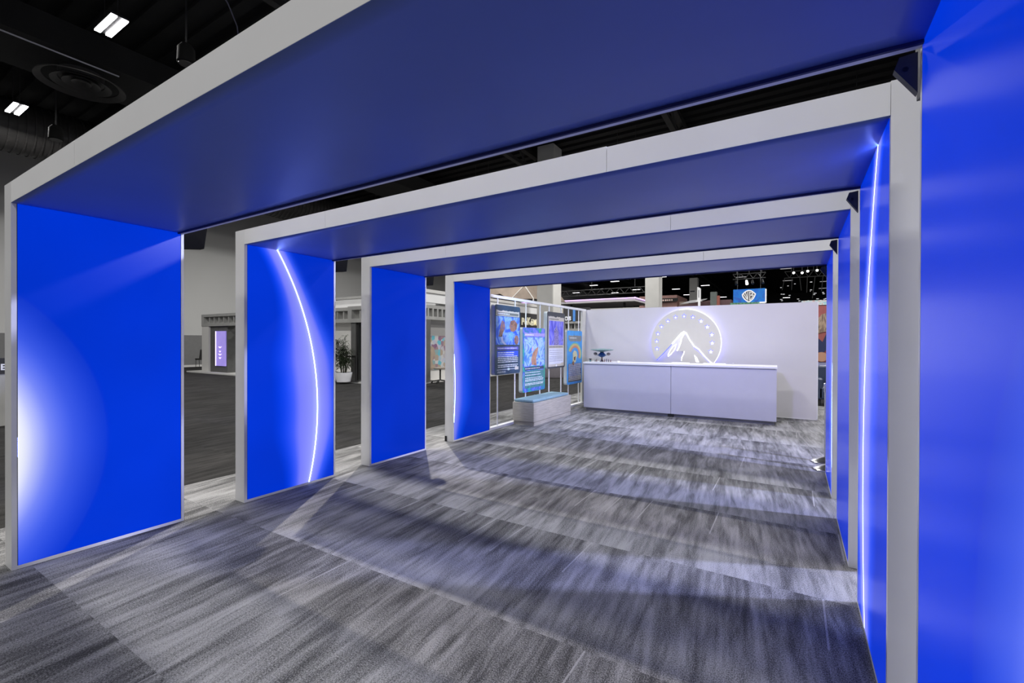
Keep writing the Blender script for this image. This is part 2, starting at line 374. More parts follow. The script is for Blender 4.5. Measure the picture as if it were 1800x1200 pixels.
# double-tube ceiling fixtures
def fixture(x, y, z=9.0, m=led_white, label='', long_=1.06):
    t = thing('ceiling_light', (x, y, z), label, 'ceiling light', 'double tube ceiling lights')
    MB().box(x-long_/2, x+long_/2, y-.17, y+.17, z+.02, z+.07).build('housing', dark_metal, t)
    for s in (-1, 1): MB().box(x-long_/2+.02, x+long_/2-.02, y+s*.105-.057, y+s*.105+.057, z-.01, z+.02).build('light_tube', m, t)
    for s in (-1, 1): MB().tube((x+s*.4, y, z+.07), (x+s*.4, y, 10.78), .012, seg=6).build('hanger', dark_metal, t)
    return t
labs = {(-13.85, 4.3): 'bright double tube ceiling light, larger and higher one at top left', (-21.45, 4.3): 'bright double tube ceiling light at the left picture edge beside the round diffuser'}
f0 = fixture(-13.85, 4.3, 9, led_white, labs[(-13.85, 4.3)])
for x, y in FIX_NEAR:
    if (x, y) == (-13.85, 4.3): continue
    yy = 4.24 if (x, y) == (-21.45, 4.3) else y
    col = {-21.45: 'far left', -13.85: 'left', -6.2: 'middle', 1.4: 'right', 9.0: 'far right'}[x]
    row = {-3.3: 'behind the camera', 4.3: 'above the portals', 11.9: 'above the backdrop wall', 19.5: 'beyond the backdrop wall', 27.1: 'above the violet canopy row', 34.7: 'above the blue shield screen row'}[y]
    dup(f0, (x, yy, 9), labs.get((x, y), 'double tube ceiling light %s, %s one of its row' % (row, col)))
far = [(-28.2, 64.5, 'at the left end of the low row over the violet canopy'), (-22.5, 57.2, 'slightly tilted, upper left over the violet canopy'),
       (-18.8, 54.8, 'highest over the middle of the violet canopy'), (-23.1, 67.4, 'low, right over the middle of the violet canopy'),
       (-19.1, 64.9, 'just left of the wide pale column'), (-12.9, 53.7, 'at the upper right corner of the wide pale column'),
       (-14.1, 67.0, 'between the wide pale column and the thin numbered column'), (-14.3, 75.9, 'touching the left side of the thin grey column'),
       (-9.9, 64.6, 'right of the thin grey column'), (-9.9, 82.6, 'low, just left of the blue shield screen'),
       (-5.1, 58.4, 'dim, above the blue shield screen'), (-.65, 54.0, 'dim, highest one right of the blue shield screen'),
       (-.6, 64.5, 'dim, mid height right of the blue shield screen'), (-1.0, 88.9, 'bright and low, right of the blue shield screen'),
       (3.25, 67.6, 'dim, at the right edge beside the blue portal wall'), (3.47, 76.0, 'dim and lower, at the right edge beside the blue portal wall')]
f1 = None
dimm = mat('lamp_dim', (.6, .6, .6), .5, var=0, emit=(1, .97, 1), es=.35)
fd = None
for x, y, l in far:
    dim = l.startswith('dim')
    src = fd if dim else f1
    if src is None:
        src = fixture(x, y, 9, dimm if dim else led_far, 'distant ceiling light ' + l)
        if dim: fd = src
        else: f1 = src
    else: dup(src, (x, y, 9), 'distant ceiling light ' + l)

# ------------------------------------------------------------------ portals
XL, XR, H1, H2, T = -4.375, .3255, 2.433, 2.569, .154
SEAMS = (-3.19, -.85)
Y0 = [.8385, 2.3365, 3.826, 5.421]
def portal(y0, label):
    t = thing('portal_frame', (-2, y0, 0), label, 'portal', 'white portals with blue screens')
    for s, xi in ((-1, XL), (1, XR)):
        mb = MB(); g = .012
        # body with a shallow tray on the inner face for the screen
        mb.box(xi+s*.006, xi+s*T, y0, y0+1, .012, H2)
        mb.box(xi, xi+s*.006, y0, y0+.026, .012, H2)
        mb.box(xi, xi+s*.006, y0+.98, y0+1, .012, H2)
        mb.box(xi, xi+s*.006, y0+.026, y0+.98, .012, .035)
        w_ = mb.build('side_wall', white, t)
        MB().box(xi+s*.003, xi+s*.0058, y0+.026, y0+.98, .03, H1).build('screen_gasket', black, w_)
        sc = MB().box(xi+s*.0, xi+s*.0055, y0+.030, y0+.976, .035, H1+.004).build('led_screen', led_m, w_)
        # steel gusset at the back top corner
        b = MB()
        if s > 0: b.prism([(xi-.006, H1-.015), (xi-.05, H1-.02), (xi-.062, H1-.055), (xi-.006, H1-.14)], 'Y', y0+1.0, y0+1.03)
        b.prism([(y0+1.002, H1+.09), (y0+1.19, H1+.09), (y0+1.165, H1-.10), (y0+1.002, H1-.125)], 'X', xi+s*.02, xi+s*.09)
        b.build('corner_bracket', bracket_m if s > 0 else flat_black, w_)
        if s > 0: MB().tube((xi-.035, y0+1.0, H1-.06), (xi-.035, y0+1.04, H1-.06), .008, seg=10).build('bolt', dark_metal, w_)
    xs = [XL] + list(SEAMS) + [XR]
    hb = MB()
    for a, b_ in zip(xs, xs[1:]):
        hb.box(a+.0015, b_-.0015, y0, y0+.02, H1, H2-(0 if b_ != XR else .004))
    hb.box(XL, XR, y0+.02, y0+.03, H1, H2-.01); hb.box(XL, XR, y0+.955, y0+1, H1-.008, H2)
    h = hb.build('header', fabric_white, t)
    # soffit fabric, faintly sagging, with pulled corners
    nx, ny = 60, 14; vs = []; rnd = random.Random(3)
    for j in range(ny+1):
        for i in range(nx+1):
            u, v = i/nx, j/ny; x = XL + (XR-XL)*u; y = y0+.0005 + .953*v
            z = H1 - .002 - .010*math.sin(math.pi*u)*math.sin(math.pi*v) + .0025*math.sin(u*70+v*4)*(math.exp(-u*25)+math.exp(-(1-u)*25))
            vs.append((x, y, z))
    fs = [(j*(nx+1)+i, j*(nx+1)+i+1, (j+1)*(nx+1)+i+1, (j+1)*(nx+1)+i) for j in range(ny) for i in range(nx)]
    sb = MB(); sb.add(vs, fs)
    so = sb.build('soffit_fabric', soffit_m, t, smooth=True); sd = so.modifiers.new('cloth', 'SOLIDIFY'); sd.thickness = .002; sd.offset = 1
    so['label'] = 'stretched dark blue fabric ceiling'
    MB().box(XL, XR, y0+.954, y0+.966, H1-.014, H1+.03).build('fabric_hem', mat('navy_hem', (.01, .015, .09), .6), t)
    return t
p0 = portal(Y0[0], 'white portal frame nearest the camera, wide blue screens at both edges of the picture')
for y, l in zip(Y0[1:], ('white portal second from the camera, glowing arc across its left blue screen',
                         'white portal third from the camera, its left blue screen plain without an arc',
                         'white portal farthest from the camera, next to the hanging card display')):
    pl = dup(p0, (-2, y, 0), l)
for wl in [o for o in bpy.data.objects if o.parent == pl and o.name.startswith('side_wall')]:
    for br in [o for o in bpy.data.objects if o.parent == wl and 'bracket' in o.name]:
        if min(v.co.x for v in br.data.vertices) < -1: bpy.data.objects.remove(br)
# small cable boot at the foot of the farthest portal
tag(MB().box(-4.52, -4.49, 5.405, 5.42, .012, .09).build('cable_cover', black), 'small black cable cover at foot of the farthest left portal post', 'cable cover')

# ------------------------------------------------------------------ back wall, emblem
t = thing('backdrop_wall', (-2, 10.9, 0), 'free standing white backdrop wall behind the reception counter', 'wall')
MB().box(-4.47, .40, 10.74, 10.94, 0.02, 2.33).build('fabric_face', mat('backdrop_fabric', (.68, .665, .69), .8, var=.03, vscale=1.2, bump=.15, bscale=2.5), t)
MB().box(-4.48, .41, 10.735, 10.945, .012, .03).build('base_channel', white_edge, t)
MB().box(.40, .415, 10.735, 10.945, .012, 2.33).build('end_trim', white_edge, t)
EY = 10.675
def ez(px, py): # emblem plate outline, metres, from its own drawing grid (100 units = .123 m)
    return (-2.785 + (px-157)*.001214, 2.262 - (py-140)*.001243)
cx_, cz_, R_ = -2.045, 1.523, .738
tipL = ez(262, 1058); tipR = ez(1235, 1095)
aL = math.atan2(tipL[1]-cz_, tipL[0]-cx_); aR = math.atan2(tipR[1]-cz_, tipR[0]-cx_)
aL = aL if aL > 0 else aL + 2*math.pi
N_ = 60; arc = [(cx_+R_*math.cos(aR+(aL-aR)*i/N_), cz_+R_*math.sin(aR+(aL-aR)*i/N_)) for i in range(N_+1)]
ridge = [ez(*p) for p in [(430, 880), (540, 760), (640, 640), (700, 570), (745, 540), (790, 570), (850, 690), (925, 800), (1000, 850), (1100, 970), (1200, 1075)]]
emb = thing('emblem_sign', (-2.045, EY, .85), 'round beige backlit sign with a mountain peak and ring of stars on backdrop wall', 'sign')
beige = mat('beige_plate', (.72, .70, .60), .5, var=.02)
halo = mat('violet_halo_light', (1, 1, 1), .5, var=0, emit=(.26, .27, 1), es=3.2)
glow = mat('white_edge_light', (1, 1, 1), .5, var=0, emit=(.80, .82, 1), es=1.25)
star_m = mat('star_light', (.3, .3, .9), .5, var=.1, emit=(.22, .24, .85), es=.8)
star_w = mat('star_white_light', (1, 1, 1), .5, var=0, emit=(.85, .87, 1), es=1.1)
MB().prism(arc + ridge, 'Y', EY, EY-.02).build('sky_plate', beige, emb)
def offs(pts, k):  # shrink a loop towards its arc centre
    return [(cx_+(x-cx_)*k, cz_+(z-cz_)*k) for x, z in pts]
MB().prism(offs(arc, .975)+ridge, 'Y', EY+.012, EY+.055).build('halo_box', halo, emb)
# bright rim along the right side and lit rims along the ridge
def strip(pts, w_, y0, y1, name, mtl, par, closed=False):
    mb = MB(); n_ = len(pts)
    for i in range(n_ - (0 if closed else 1)):
        a, b = Vector(pts[i]), Vector(pts[(i+1) % n_]); d_ = (b-a).normalized(); nn = Vector((-d_.y, d_.x))*w_/2
        a2, b2 = a - d_*w_*.2, b + d_*w_*.2
        mb.prism([tuple(a2+nn), tuple(b2+nn), tuple(b2-nn), tuple(a2-nn)], 'Y', y0, y1)
    return mb.build(name, mtl, par)
strip(arc[:34], .009, EY-.026, EY, 'lit_rim', glow, emb)
strip([arc[-1]] + ridge[:2], .012, EY-.02, EY+.03, 'lit_rim', mat('blue_rim_light', (.2, .2, .8), .5, emit=(.15, .2, 1), es=.9), emb)
strip(ridge[1:] + [arc[0]], .022, EY-.03, EY-.004, 'ridge_light', glow, emb)
mount = [ez(*p) for p in [(745, 585), (705, 660), (690, 740), (655, 830), (628, 880), (752, 893), (742, 940), (712, 1000), (705, 1060), (720, 1180), (1010, 1180), (1180, 1180), (1170, 1085), (1100, 1010), (1000, 900), (925, 850), (900, 800), (840, 690), (785, 605)]]
MB().prism(mount, 'Y', EY, EY-.018).build('mountain_plate', beige, emb)
strip([mount[i] for i in (0, 1, 2, 3, 4)], .026, EY-.024, EY, 'ridge_light', glow, emb)
strip([mount[i] for i in (5, 6, 7, 8)], .016, EY-.024, EY, 'ridge_light', glow, emb)
sliver = [ez(*p) for p in [(612, 765), (592, 840), (565, 890), (515, 950), (470, 985), (470, 950), (510, 865), (560, 800)]]
MB().prism(sliver, 'Y', EY, EY-.018).build('mountain_plate', beige, emb)
strip(sliver, .014, EY-.024, EY, 'ridge_light', glow, emb, closed=True)
MB().prism([ez(*p) for p in [(925, 950), (975, 1000), (1010, 1080), (955, 1075)]], 'Y', EY-.019, EY-.022).build('snow_patch', glow, emb)
def star(cx, cz, r, ya, yb, mtl, name, par, rot=0):
    pts = []
    for i in range(10):
        a = math.pi/2 + rot + i*math.pi/5; rr = r if i % 2 == 0 else r*.42
        pts.append((cx+rr*math.cos(a), cz+rr*math.sin(a)))
    return MB().prism(pts, 'Y', ya, yb).build(name, mtl, par)
for k, p in enumerate([(265, 845), (258, 705), (280, 570), (345, 440), (460, 340), (597, 275), (748, 258), (897, 280), (1035, 350), (1140, 455), (1215, 590), (1222, 735), (1200, 885)]):
    x, z = ez(*p); s = star(x, z, .062, EY-.021, EY-.023, star_m, 'star', emb)
    star(x+.006*(1 if k > 6 else .3), z-.012, .026+.014*(k > 7), EY-.0232, EY-.0245, star_w, 'star_core', s)

# ------------------------------------------------------------------ reception counter (turned about two degrees)
def rotY(mb, c=(-3.986, 9.558), a=math.radians(1.6)):
    ca, sa = math.cos(a), math.sin(a)
    mb.v = [(c[0]+(x-c[0])*ca-(y-c[1])*sa, c[1]+(x-c[0])*sa+(y-c[1])*ca, z) for x, y, z in mb.v]; return mb
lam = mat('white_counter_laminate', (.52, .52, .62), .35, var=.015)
for a, b, l in ((-3.986, -2.118, 'white counter unit on the left, beside the bench and card display'), (-2.112, -.253, 'white counter unit on the right half of the reception counter')):
    t = thing('counter_unit', ((a+b)/2, 9.9, 0), l, 'counter', 'white reception counter units')
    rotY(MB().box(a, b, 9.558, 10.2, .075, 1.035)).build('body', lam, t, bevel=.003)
    rotY(MB().box(a+.02, b-.02, 9.575, 10.18, 1.035, 1.0445)).build('shadow_gap', mat('gap_grey', (.12, .12, .14), .6), t)
    rotY(MB().box(a+.03, b-.03, 9.62, 10.16, .012, .075)).build('plinth', mat('grey_plinth', (.3, .3, .33), .5), t)
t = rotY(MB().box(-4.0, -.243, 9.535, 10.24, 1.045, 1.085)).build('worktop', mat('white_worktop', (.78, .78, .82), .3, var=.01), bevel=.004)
tag(t, 'long white counter worktop spanning both counter units', 'worktop')
tag(rotY(MB().box(-2.17, -2.06, 9.57, 9.60, .012, .072)).build('cable_box', black), 'small black cable box on the floor under the counter seam', 'box')
for x, l, w_ in ((-2.02, 'white sheet pile on worktop in front of the mountain emblem', .34), (-1.36, 'white sheet pile on worktop right of the emblem', .42)):
    tag(rotY(MB().box(x-w_/2, x+w_/2, 10.0, 10.17, 1.085, 1.10)).build('paper_pile', mat('bright_paper', (.95, .95, 1), .5)), l, 'paper')
tag(rotY(MB().box(-1.02, -1.0, 10.05, 10.07, 1.085, 1.12)).build('pen_cap', white), 'tiny white upright object on worktop at the right', 'pen')

# saucer-shaped model on the counter
teal = mat('teal_grey_plastic', (.16, .27, .29), .35, var=.25, vscale=40)
navy = mat('blue_plastic', (.01, .06, .22), .3, var=.2, vscale=30)
bx, by = -3.68, 9.87
t = thing('model_spacecraft', (bx, by, 1.085), 'small teal grey saucer shaped model spacecraft on a stand at counter left end', 'model')
MB().lathe((bx, by, 1.085), [(.05, 0), (.05, .01), (.014, .02), (.014, .10)], 20).build('stand', mat('brown_stand', (.08, .04, .03), .4), t, smooth=True)
MB().lathe((bx, by, 1.27), [(.02, -.085), (.075, -.06), (.095, -.03), (.06, 0), (.035, .03)], 28).build('hull', navy, t, smooth=True)
MB().lathe((bx, by, 1.30), [(.03, .0), (.12, .022), (.24, .045), (.262, .056), (.24, .066), (.10, .078), (.03, .085)], 40).build('saucer', teal, t, smooth=True)
for s in (-1, 1):
    pb = MB(); pb.tube((bx+s*.06, by, 1.225), (bx+s*.15, by, 1.245), .008, seg=8)
    pb.build('pod_arm', teal, t)
    MB().lathe((bx+s*.155, by, 1.225), [(.008, 0), (.035, .015), (.045, .04), (.03, .062), (.008, .068)], 18).build('pod', mat('grey_brown_plastic', (.2, .17, .17), .4), t, smooth=True)
tag(rotY(MB().box(-3.82, -3.38, 9.72, 9.80, 1.085, 1.09)).build('display_board', white), 'thin white display board under the row of tiny figures', 'board')
fm = [mat('figure_dark', (.015, .015, .025), .4), mat('figure_maroon', (.14, .03, .05), .4), mat('figure_navy', (.03, .04, .12), .4)]
names_ = ['at the left end of the row', 'second from the left of the row', 'just right of the model stand', 'fourth in the row', 'fifth in the row', 'sixth in the row', 'seventh in the row', 'at the right end of the row']
for i, x in enumerate((-3.80, -3.765, -3.66, -3.62, -3.575, -3.53, -3.485, -3.44)):
    h = (.045, .06, .05, .045, .06, .07, .062, .05)[i]
    g = thing('tiny_figure', (x, 9.765, 1.09), 'tiny dark figure standing under the model spacecraft, ' + names_[i], 'figurine', 'tiny figures on the counter')
    MB().lathe((x, 9.765, 1.09), [(.012, 0), (.013, .004), (.008, .008), (.010, h*.5), (.007, h*.72)], 12).build('body', fm[i % 3], g, smooth=True)
    MB().lathe((x, 9.765, 1.09+h*.72), [(.003, 0), (.008, h*.08), (.008, h*.2), (.003, h*.28)], 12).build('head', fm[(i+1) % 3], g, smooth=True)
t = thing('trinket', (-4.0+.08, 9.8, 1.085), 'small dark green and black mushroom shaped trinket at the counter left corner', 'trinket')
MB().lathe((-3.93, 9.8, 1.085), [(.02, 0), (.03, .02), (.015, .04)], 16).build('base', teal, t, smooth=True)
MB().lathe((-3.93, 9.8, 1.125), [(.01, 0), (.036, .012), (.036, .022), (.01, .03)], 16).build('cap', fm[0], t, smooth=True)
tag(MB().lathe((-3.27, 9.8, 1.085), [(.045, 0), (.045, .012), (.03, .03), (.01, .034)], 24).build('computer_mouse', white, smooth=True), 'small white rounded object beside the tiny figures', 'dish')

# ------------------------------------------------------------------ card display rack
RX = -4.44
t = thing('display_rack', (RX, 8.6, 0), 'white open rail frame holding four large hanging cards', 'rack')
MB().box(RX-.03, RX+.02, 6.435, 10.735, 2.295, 2.345).build('top_rail', white_edge, t)
MB().box(RX-.04, RX+.05, 6.435, 10.735, .012, .055).build('bottom_rail', white_edge, t)
MB().box(RX-.03, RX+.02, 10.50, 10.735, .055, 2.295).build('end_post', mat('cream_post', (.62, .62, .58), .6), t)
MB().box(RX-.03, RX+.02, 6.435, 6.47, .055, 2.295).build('end_post', white_edge, t)
for y in (6.737, 7.327, 7.733, 8.32, 8.732, 9.322, 9.718, 10.311):
    MB().tube((RX, y, .055), (RX, y, 2.295), .0125, seg=12).build('rod', white_edge, t, smooth=True)

FX = -4.30
slab_m = mat('pale_card_edge', (.50, .54, .54), .6, var=.03)
def card(y0, y1, z0, z1, label, spec):
    t = thing('display_card', (FX-.03, (y0+y1)/2, z0), label, 'card', 'large hanging display cards')
    W, H = y1-y0, z1-z0
    U = lambda u: y0+u*W
    V = lambda v: z1-v*H
    MB().prism(rrect(y0, y1, z0, z1, .045), 'X', FX-.085, FX-.004).build('foam_slab', slab_m, t)
    face = MB().prism(rrect(y0, y1, z0, z1, .045), 'X', FX-.004, FX).build('card_face', spec['face'], t)
    lay = [FX]
    def rect(u0, u1, v0, v1, mtl, name, d=.0012, par=face):
        a = lay[0]; MB().box(a, a+d, U(u0), U(u1), V(v0), V(v1)).build(name, mtl, par)
    def poly(pts, mtl, name, d=.0012, lift=0, par=face):
        a = lay[0]+lift; return MB().prism([(U(u), V(v)) for u, v in pts], 'X', a, a+d).build(name, mtl, par)
    def lines(u0, u1, rows, mtl, h=.007, par=face, lift=.0013, seed=1):
        rr = random.Random(seed); mb = MB(); a = lay[0]+lift
        for v in rows:
            u = u0; end = u1 - rr.random()*.22*(u1-u0) if rr.random() > .5 else u1
            while u < end - .02:
                l = min(rr.uniform(.03, .10), end-u); mb.box(a, a+.0008, U(u), U(u+l), V(v-h/2), V(v+h/2)); u += l + .014
        o = mb.build('text_lines', mtl, par); o['kind'] = 'stuff'
    spec['draw'](rect, poly, lines)
    return t
cream = mat('cream_print', (.55, .52, .45), .5); ink = mat('dark_ink', (.02, .025, .035), .5); wht = mat('white_ink', (.75, .77, .82), .5)
dteal = mat('dark_teal_print', (.03, .06, .09), .4, var=.3)
def crest(u0, u1, v, n=14, amp=.02, seed=2):
    r = random.Random(seed); return [(u0+(u1-u0)*i/n, v - amp*(r.random()*.8+.2)*(1-.3*(i % 2))) for i in range(n+1)]
def d1(rect, poly, lines):
    poly(crest(.05, .95, .09) + [(.96, .155), (.04, .155)], cream, 'title_frame')
    poly([(.08, .105), (.92, .105), (.92, .142), (.08, .142)], mat('grey_title', (.16, .17, .15), .5), 'title_bar', lift=.0013)
    lines(.10, .55, [.124], wht, .014, lift=.0027, seed=4)
    rect(.03, .97, .162, .57, patch('blue_swirl_print', [(.25, (.01, .04, .55)), (.44, (.03, .13, .75)), (.53, (.25, .45, .8)), (.60, (.03, .12, .7)), (.75, (.01, .03, .3))], 3.2, distort=1.2), 'art_panel')
    br = patch('brown_blotch_print', [(.3, (.10, .04, .05)), (.5, (.35, .18, .10)), (.65, (.12, .08, .22))], 9, distort=1)
    poly([(.16, .42), (.2, .30), (.26, .22), (.36, .24), (.38, .33), (.30, .40), (.26, .46), (.12, .45)], br, 'art_shape', lift=.0013)
    poly([(.55, .30), (.60, .22), (.75, .20), (.88, .26), (.84, .34), (.72, .38), (.6, .37)], br, 'art_shape', lift=.0013)
    poly([(.50, .45), (.60, .38), (.70, .40), (.66, .52), (.56, .50)], patch('pale_blue_print', [(.3, (.3, .6, .85)), (.6, (.1, .35, .75))], 20), 'art_shape', lift=.0013)
    poly(ell(.84, .50, .09, .07), br, 'art_shape', lift=.0013)
    poly([(.20, .45), (.24, .53), (.36, .57), (.44, .57), (.32, .52), (.28, .44)], mat('pale_crescent_print', (.6, .6, .9), .5), 'art_shape', lift=.0013)
    rect(.08, .92, .60, .645, mat('violet_bar_print', (.10, .10, .5), .4, var=.4, vscale=10), 'type_bar'); lines(.1, .85, [.622], wht, .01, seed=9)
    rect(.08, .92, .66, .75, mat('royal_text_print', (.02, .08, .62), .4), 'text_box'); rect(.08, .92, .75, .91, dteal, 'text_box')
    lines(.11, .90, [.685, .715, .742, .768, .794, .82, .865, .89], wht, .011, seed=5)
    rect(.08, .92, .925, .931, wht, 'foot_line'); poly(ell(.52, .928, .05, .018), mat('pale_seal', (.55, .65, .6), .5), 'seal', lift=.0013)
    rect(.78, .93, .90, .945, cream, 'corner_box', d=.0018); lines(.10, .4, [.955, .97], wht, .006, seed=3)
def d2(rect, poly, lines):
    poly([(.7, 0.01), (.86, .01), (.80, .06), (.72, .08)], mat('green_print', (.03, .35, .16), .4), 'corner_shape')
    poly(crest(.08, .98, .09, amp=.015) + [(.98, .135), (.06, .135)], mat('lavender_bar', (.36, .30, .72), .4, var=.15), 'title_bar'); lines(.1, .6, [.112], wht, .012, seed=2)
    rect(.06, .96, .15, .60, patch('ice_swirl_print', [(.3, (.02, .08, .5)), (.43, (.08, .25, .75)), (.52, (.4, .6, .85)), (.60, (.12, .2, .75)), (.74, (.04, .09, .4))], 3.6, distort=1.5), 'art_panel')
    br = patch('warm_brown_print', [(.3, (.25, .10, .06)), (.5, (.5, .28, .16)), (.65, (.3, .14, .12))], 9, distort=1)
    poly([(.38, .58), (.36, .50), (.42, .40), (.55, .33), (.68, .30), (.64, .40), (.58, .47), (.60, .60)], br, 'art_shape', lift=.0013)
    poly([(.36, .36), (.42, .28), (.46, .36)], mat('pink_print', (.6, .4, .5), .5), 'art_shape', lift=.0013)
    poly([(.66, .60), (.78, .42), (.90, .30), (.92, .33), (.80, .48), (.72, .60)], mat('pale_ray_print', (.35, .55, .92), .5), 'art_shape', lift=.0013)
    rect(.08, .94, .615, .66, dteal, 'type_bar'); lines(.1, .75, [.637], wht, .01, seed=9)
    rect(.08, .94, .67, .94, patch('teal_haze_print', [(.3, (.03, .12, .14)), (.55, (.08, .25, .25)), (.7, (.03, .10, .12))], 6), 'text_box')
    lines(.1, .92, [.70, .74, .785, .81, .83, .87, .89], wht, .010, seed=6)
    poly([(0.02, .70), (.06, .75), (.04, .90), (.02, .95)], mat('green_print', (.03, .35, .16), .4), 'corner_shape')
    poly([(.94, .66), (.99, .62), (.99, .92), (.95, .9)], mat('green_print', (.03, .35, .16), .4), 'corner_shape')
def d3(rect, poly, lines):
    poly(crest(.06, .94, .10, seed=5, amp=.03) + [(.94, .155), (.94, .97), (.06, .97), (.06, .155)], cream, 'card_frame')
    lines(.10, .8, [.125], ink, .012, seed=2)
    rect(.09, .91, .155, .59, patch('violet_figure_print', [(.3, (.03, .03, .4)), (.45, (.12, .12, .75)), (.55, (.3, .3, .85)), (.7, (.04, .04, .3))], 5, stretch=(1, 1.6, .6), distort=1), 'art_panel', d=.002)
    poly([(.36, .59), (.38, .42), (.36, .33), (.44, .29), (.50, .22), (.56, .30), (.62, .36), (.60, .48), (.62, .59)], patch('grey_violet_print', [(.3, (.05, .05, .12)), (.5, (.32, .28, .6)), (.65, (.1, .08, .3))], 9), 'art_shape', lift=.0021)
    lines(.10, .85, [.62], ink, .012, seed=7)
    rect(.09, .91, .645, .925, mat('white_text_print', (.66, .68, .78), .5), 'text_box', d=.002)
    lines(.12, .86, [.68, .72, .75, .79, .815, .84, .87], mat('grey_ink', (.25, .27, .33), .5), .008, lift=.0021, seed=8)
    poly(ell(.5, .955, .045, .018), wht, 'seal', lift=.0013); rect(.78, .92, .91, .95, cream, 'corner_box', d=.0028)
def d4(rect, poly, lines):
    poly(crest(.08, .95, .10, seed=8) + [(.96, .17), (.88, .20), (.2, .20), (.1, .17)], mat('grey_plaque', (.22, .24, .25), .5, var=.15), 'title_bar'); lines(.16, .75, [.135], wht, .014, seed=2)
    def band(r0, r1, mtl):
        a = [(.50+r1*.42*math.cos(math.radians(q)), .44-r1*.2*math.sin(math.radians(q))) for q in range(-30, 165, 12)]
        b = [(.50+r0*.42*math.cos(math.radians(q)), .44-r0*.2*math.sin(math.radians(q))) for q in range(-30, 165, 12)]
        poly(a+b[::-1], mtl, 'art_arc', lift=.0002*int(r0*10))
    band(.98, 1.1, mat('green_arc', (.15, .5, .45), .4)); band(.80, .98, mat('yellow_arc', (.6, .5, .2), .4)); band(.62, .80, mat('orange_arc', (.6, .25, .15), .4))
    poly([(.34, .60), (.36, .50), (.36, .42), (.46, .37), (.60, .39), (.66, .47), (.58, .53), (.54, .60)], patch('yellow_blotch', [(.35, (.75, .65, .3)), (.6, (.55, .6, .45))], 12), 'art_shape', lift=.003)
    poly([(.42, .50), (.54, .48), (.52, .55), (.44, .56)], mat('dark_brown_print', (.12, .05, .03), .5), 'art_shape', lift=.0045)
    poly([(.30, .61), (.40, .56), (.46, .62), (.40, .66)], br4, 'art_shape', lift=.0046)
    rect(.07, .95, .615, .85, mat('navy_text_print', (.03, .06, .22), .4, var=.3), 'text_box'); rect(.07, .95, .85, .955, mat('brown_grey_print', (.12, .11, .10), .5, var=.3), 'text_box')
    lines(.1, .93, [.63+.0245*i for i in range(13)], wht, .010, seed=11)
br4 = patch('orange_brown_print', [(.3, (.4, .2, .08)), (.6, (.2, .1, .06))], 20)
card(6.443, 7.285, .958, 2.165, 'dark bordered hanging card with blue swirl art, leftmost on the display rack', dict(face=mat('slate_card', (.02, .05, .09), .35, var=.5, vscale=4), draw=d1))
card(7.383, 8.28, .572, 1.80, 'low hanging card with green and violet border above the bench', dict(face=patch('green_violet_card', [(.35, (.02, .45, .22)), (.5, (.03, .12, .4)), (.62, (.20, .2, .8))], 3), draw=d2))
card(8.378, 9.23, .974, 2.155, 'high hanging card with white text box and violet art', dict(face=mat('charcoal_card', (.05, .055, .065), .4), draw=d3))
card(9.35, 10.195, .566, 1.785, 'bright light blue hanging card with rainbow arc, nearest the counter', dict(face=mat('sky_blue_card', (.05, .33, .80), .4, var=.15), draw=d4))

# ------------------------------------------------------------------ bench
t = thing('bench', (-4.2, 8, 0), 'pale grey wood box bench with blue grey seat cushion below the hanging cards', 'bench')
wood = mat('pale_grey_oak', (.40, .375, .315), .55, var=.16, vscale=5, stretch=(1.2, 1, 14), bump=.1, bscale=20)
MB().box(-4.40, -3.958, 7.19, 8.80, .082, .424).build('box_body', wood, t, bevel=.003)
MB().box(-4.385, -3.962, 7.205, 8.79, .012, .076).build('plinth', wood, t)
c = MB().box(-4.385, -3.975, 7.215, 8.72, .424, .478).build('seat_cushion', mat('blue_grey_fabric', (.20, .32, .37), .9, var=.12, vscale=30, bump=.2, bscale=300), t)
bv = c.modifiers.new('pillow', 'BEVEL'); bv.width = .022; bv.segments = 4
sb = MB().tube((-4.38, 7.98, .4785), (-3.98, 7.98, .4785), .003, seg=8); sb.build('seam_piping', mat('blue_grey_fabric', (.2, .3, .36), .9), c)

# ------------------------------------------------------------------ stanchions behind the right portal
def stanchion(x, y, l):
    t = thing('stanchion', (x, y, 0), l, 'stanchion', 'chrome stanchions')
    MB().lathe((x, y, .012), [(.17, 0), (.172, .012), (.15, .03), (.06, .062), (.03, .075)], 40).build('base', chrome, t, smooth=True)
    MB().lathe((x, y, .08), [(.025, 0), (.025, .82), (.032, .83), (.032, .93), (.02, .94)], 24).build('post', chrome, t, smooth=True)
    return t
s0 = stanchion(.38, 6.62, 'chrome stanchion with domed base, nearer one behind the right portal wall')
dup(s0, (.365, 7.03, 0), 'chrome stanchion with domed base, farther one behind the right portal wall')

# ------------------------------------------------------------------ lounge buildings at left
def header_frieze(mb, x0, x1, y, z0, z1, n, depth=.5):
    h = z1-z0; mb.box(x0, x1, y, y+depth, z0, z0+h*.24); mb.box(x0, x1, y, y+depth, z1-h*.22, z1)
    mb.box(x0, x0+.22, y, y+depth, z0+h*.24, z1-h*.22); mb.box(x1-.12, x1, y, y+depth, z0+h*.24, z1-h*.22)
    for i in range(1, n):
        x = x0+.22 + (x1-x0-.34)*i/n; mb.box(x-.035, x+.035, y+.05, y+depth, z0+h*.24, z1-h*.22)
purple = mat('violet_lit_glass', (.5, .4, .8), .4, var=.1, vscale=3, emit=(.22, .17, .66), es=.65)
purple_line = mat('violet_line_light', (1, 1, 1), .5, var=0, emit=(.65, .5, 1), es=1.6)
t = thing('lounge_pavilion', (-22.5, 11, 0), 'grey pavilion with slotted header and violet lit panel at the far left', 'pavilion')
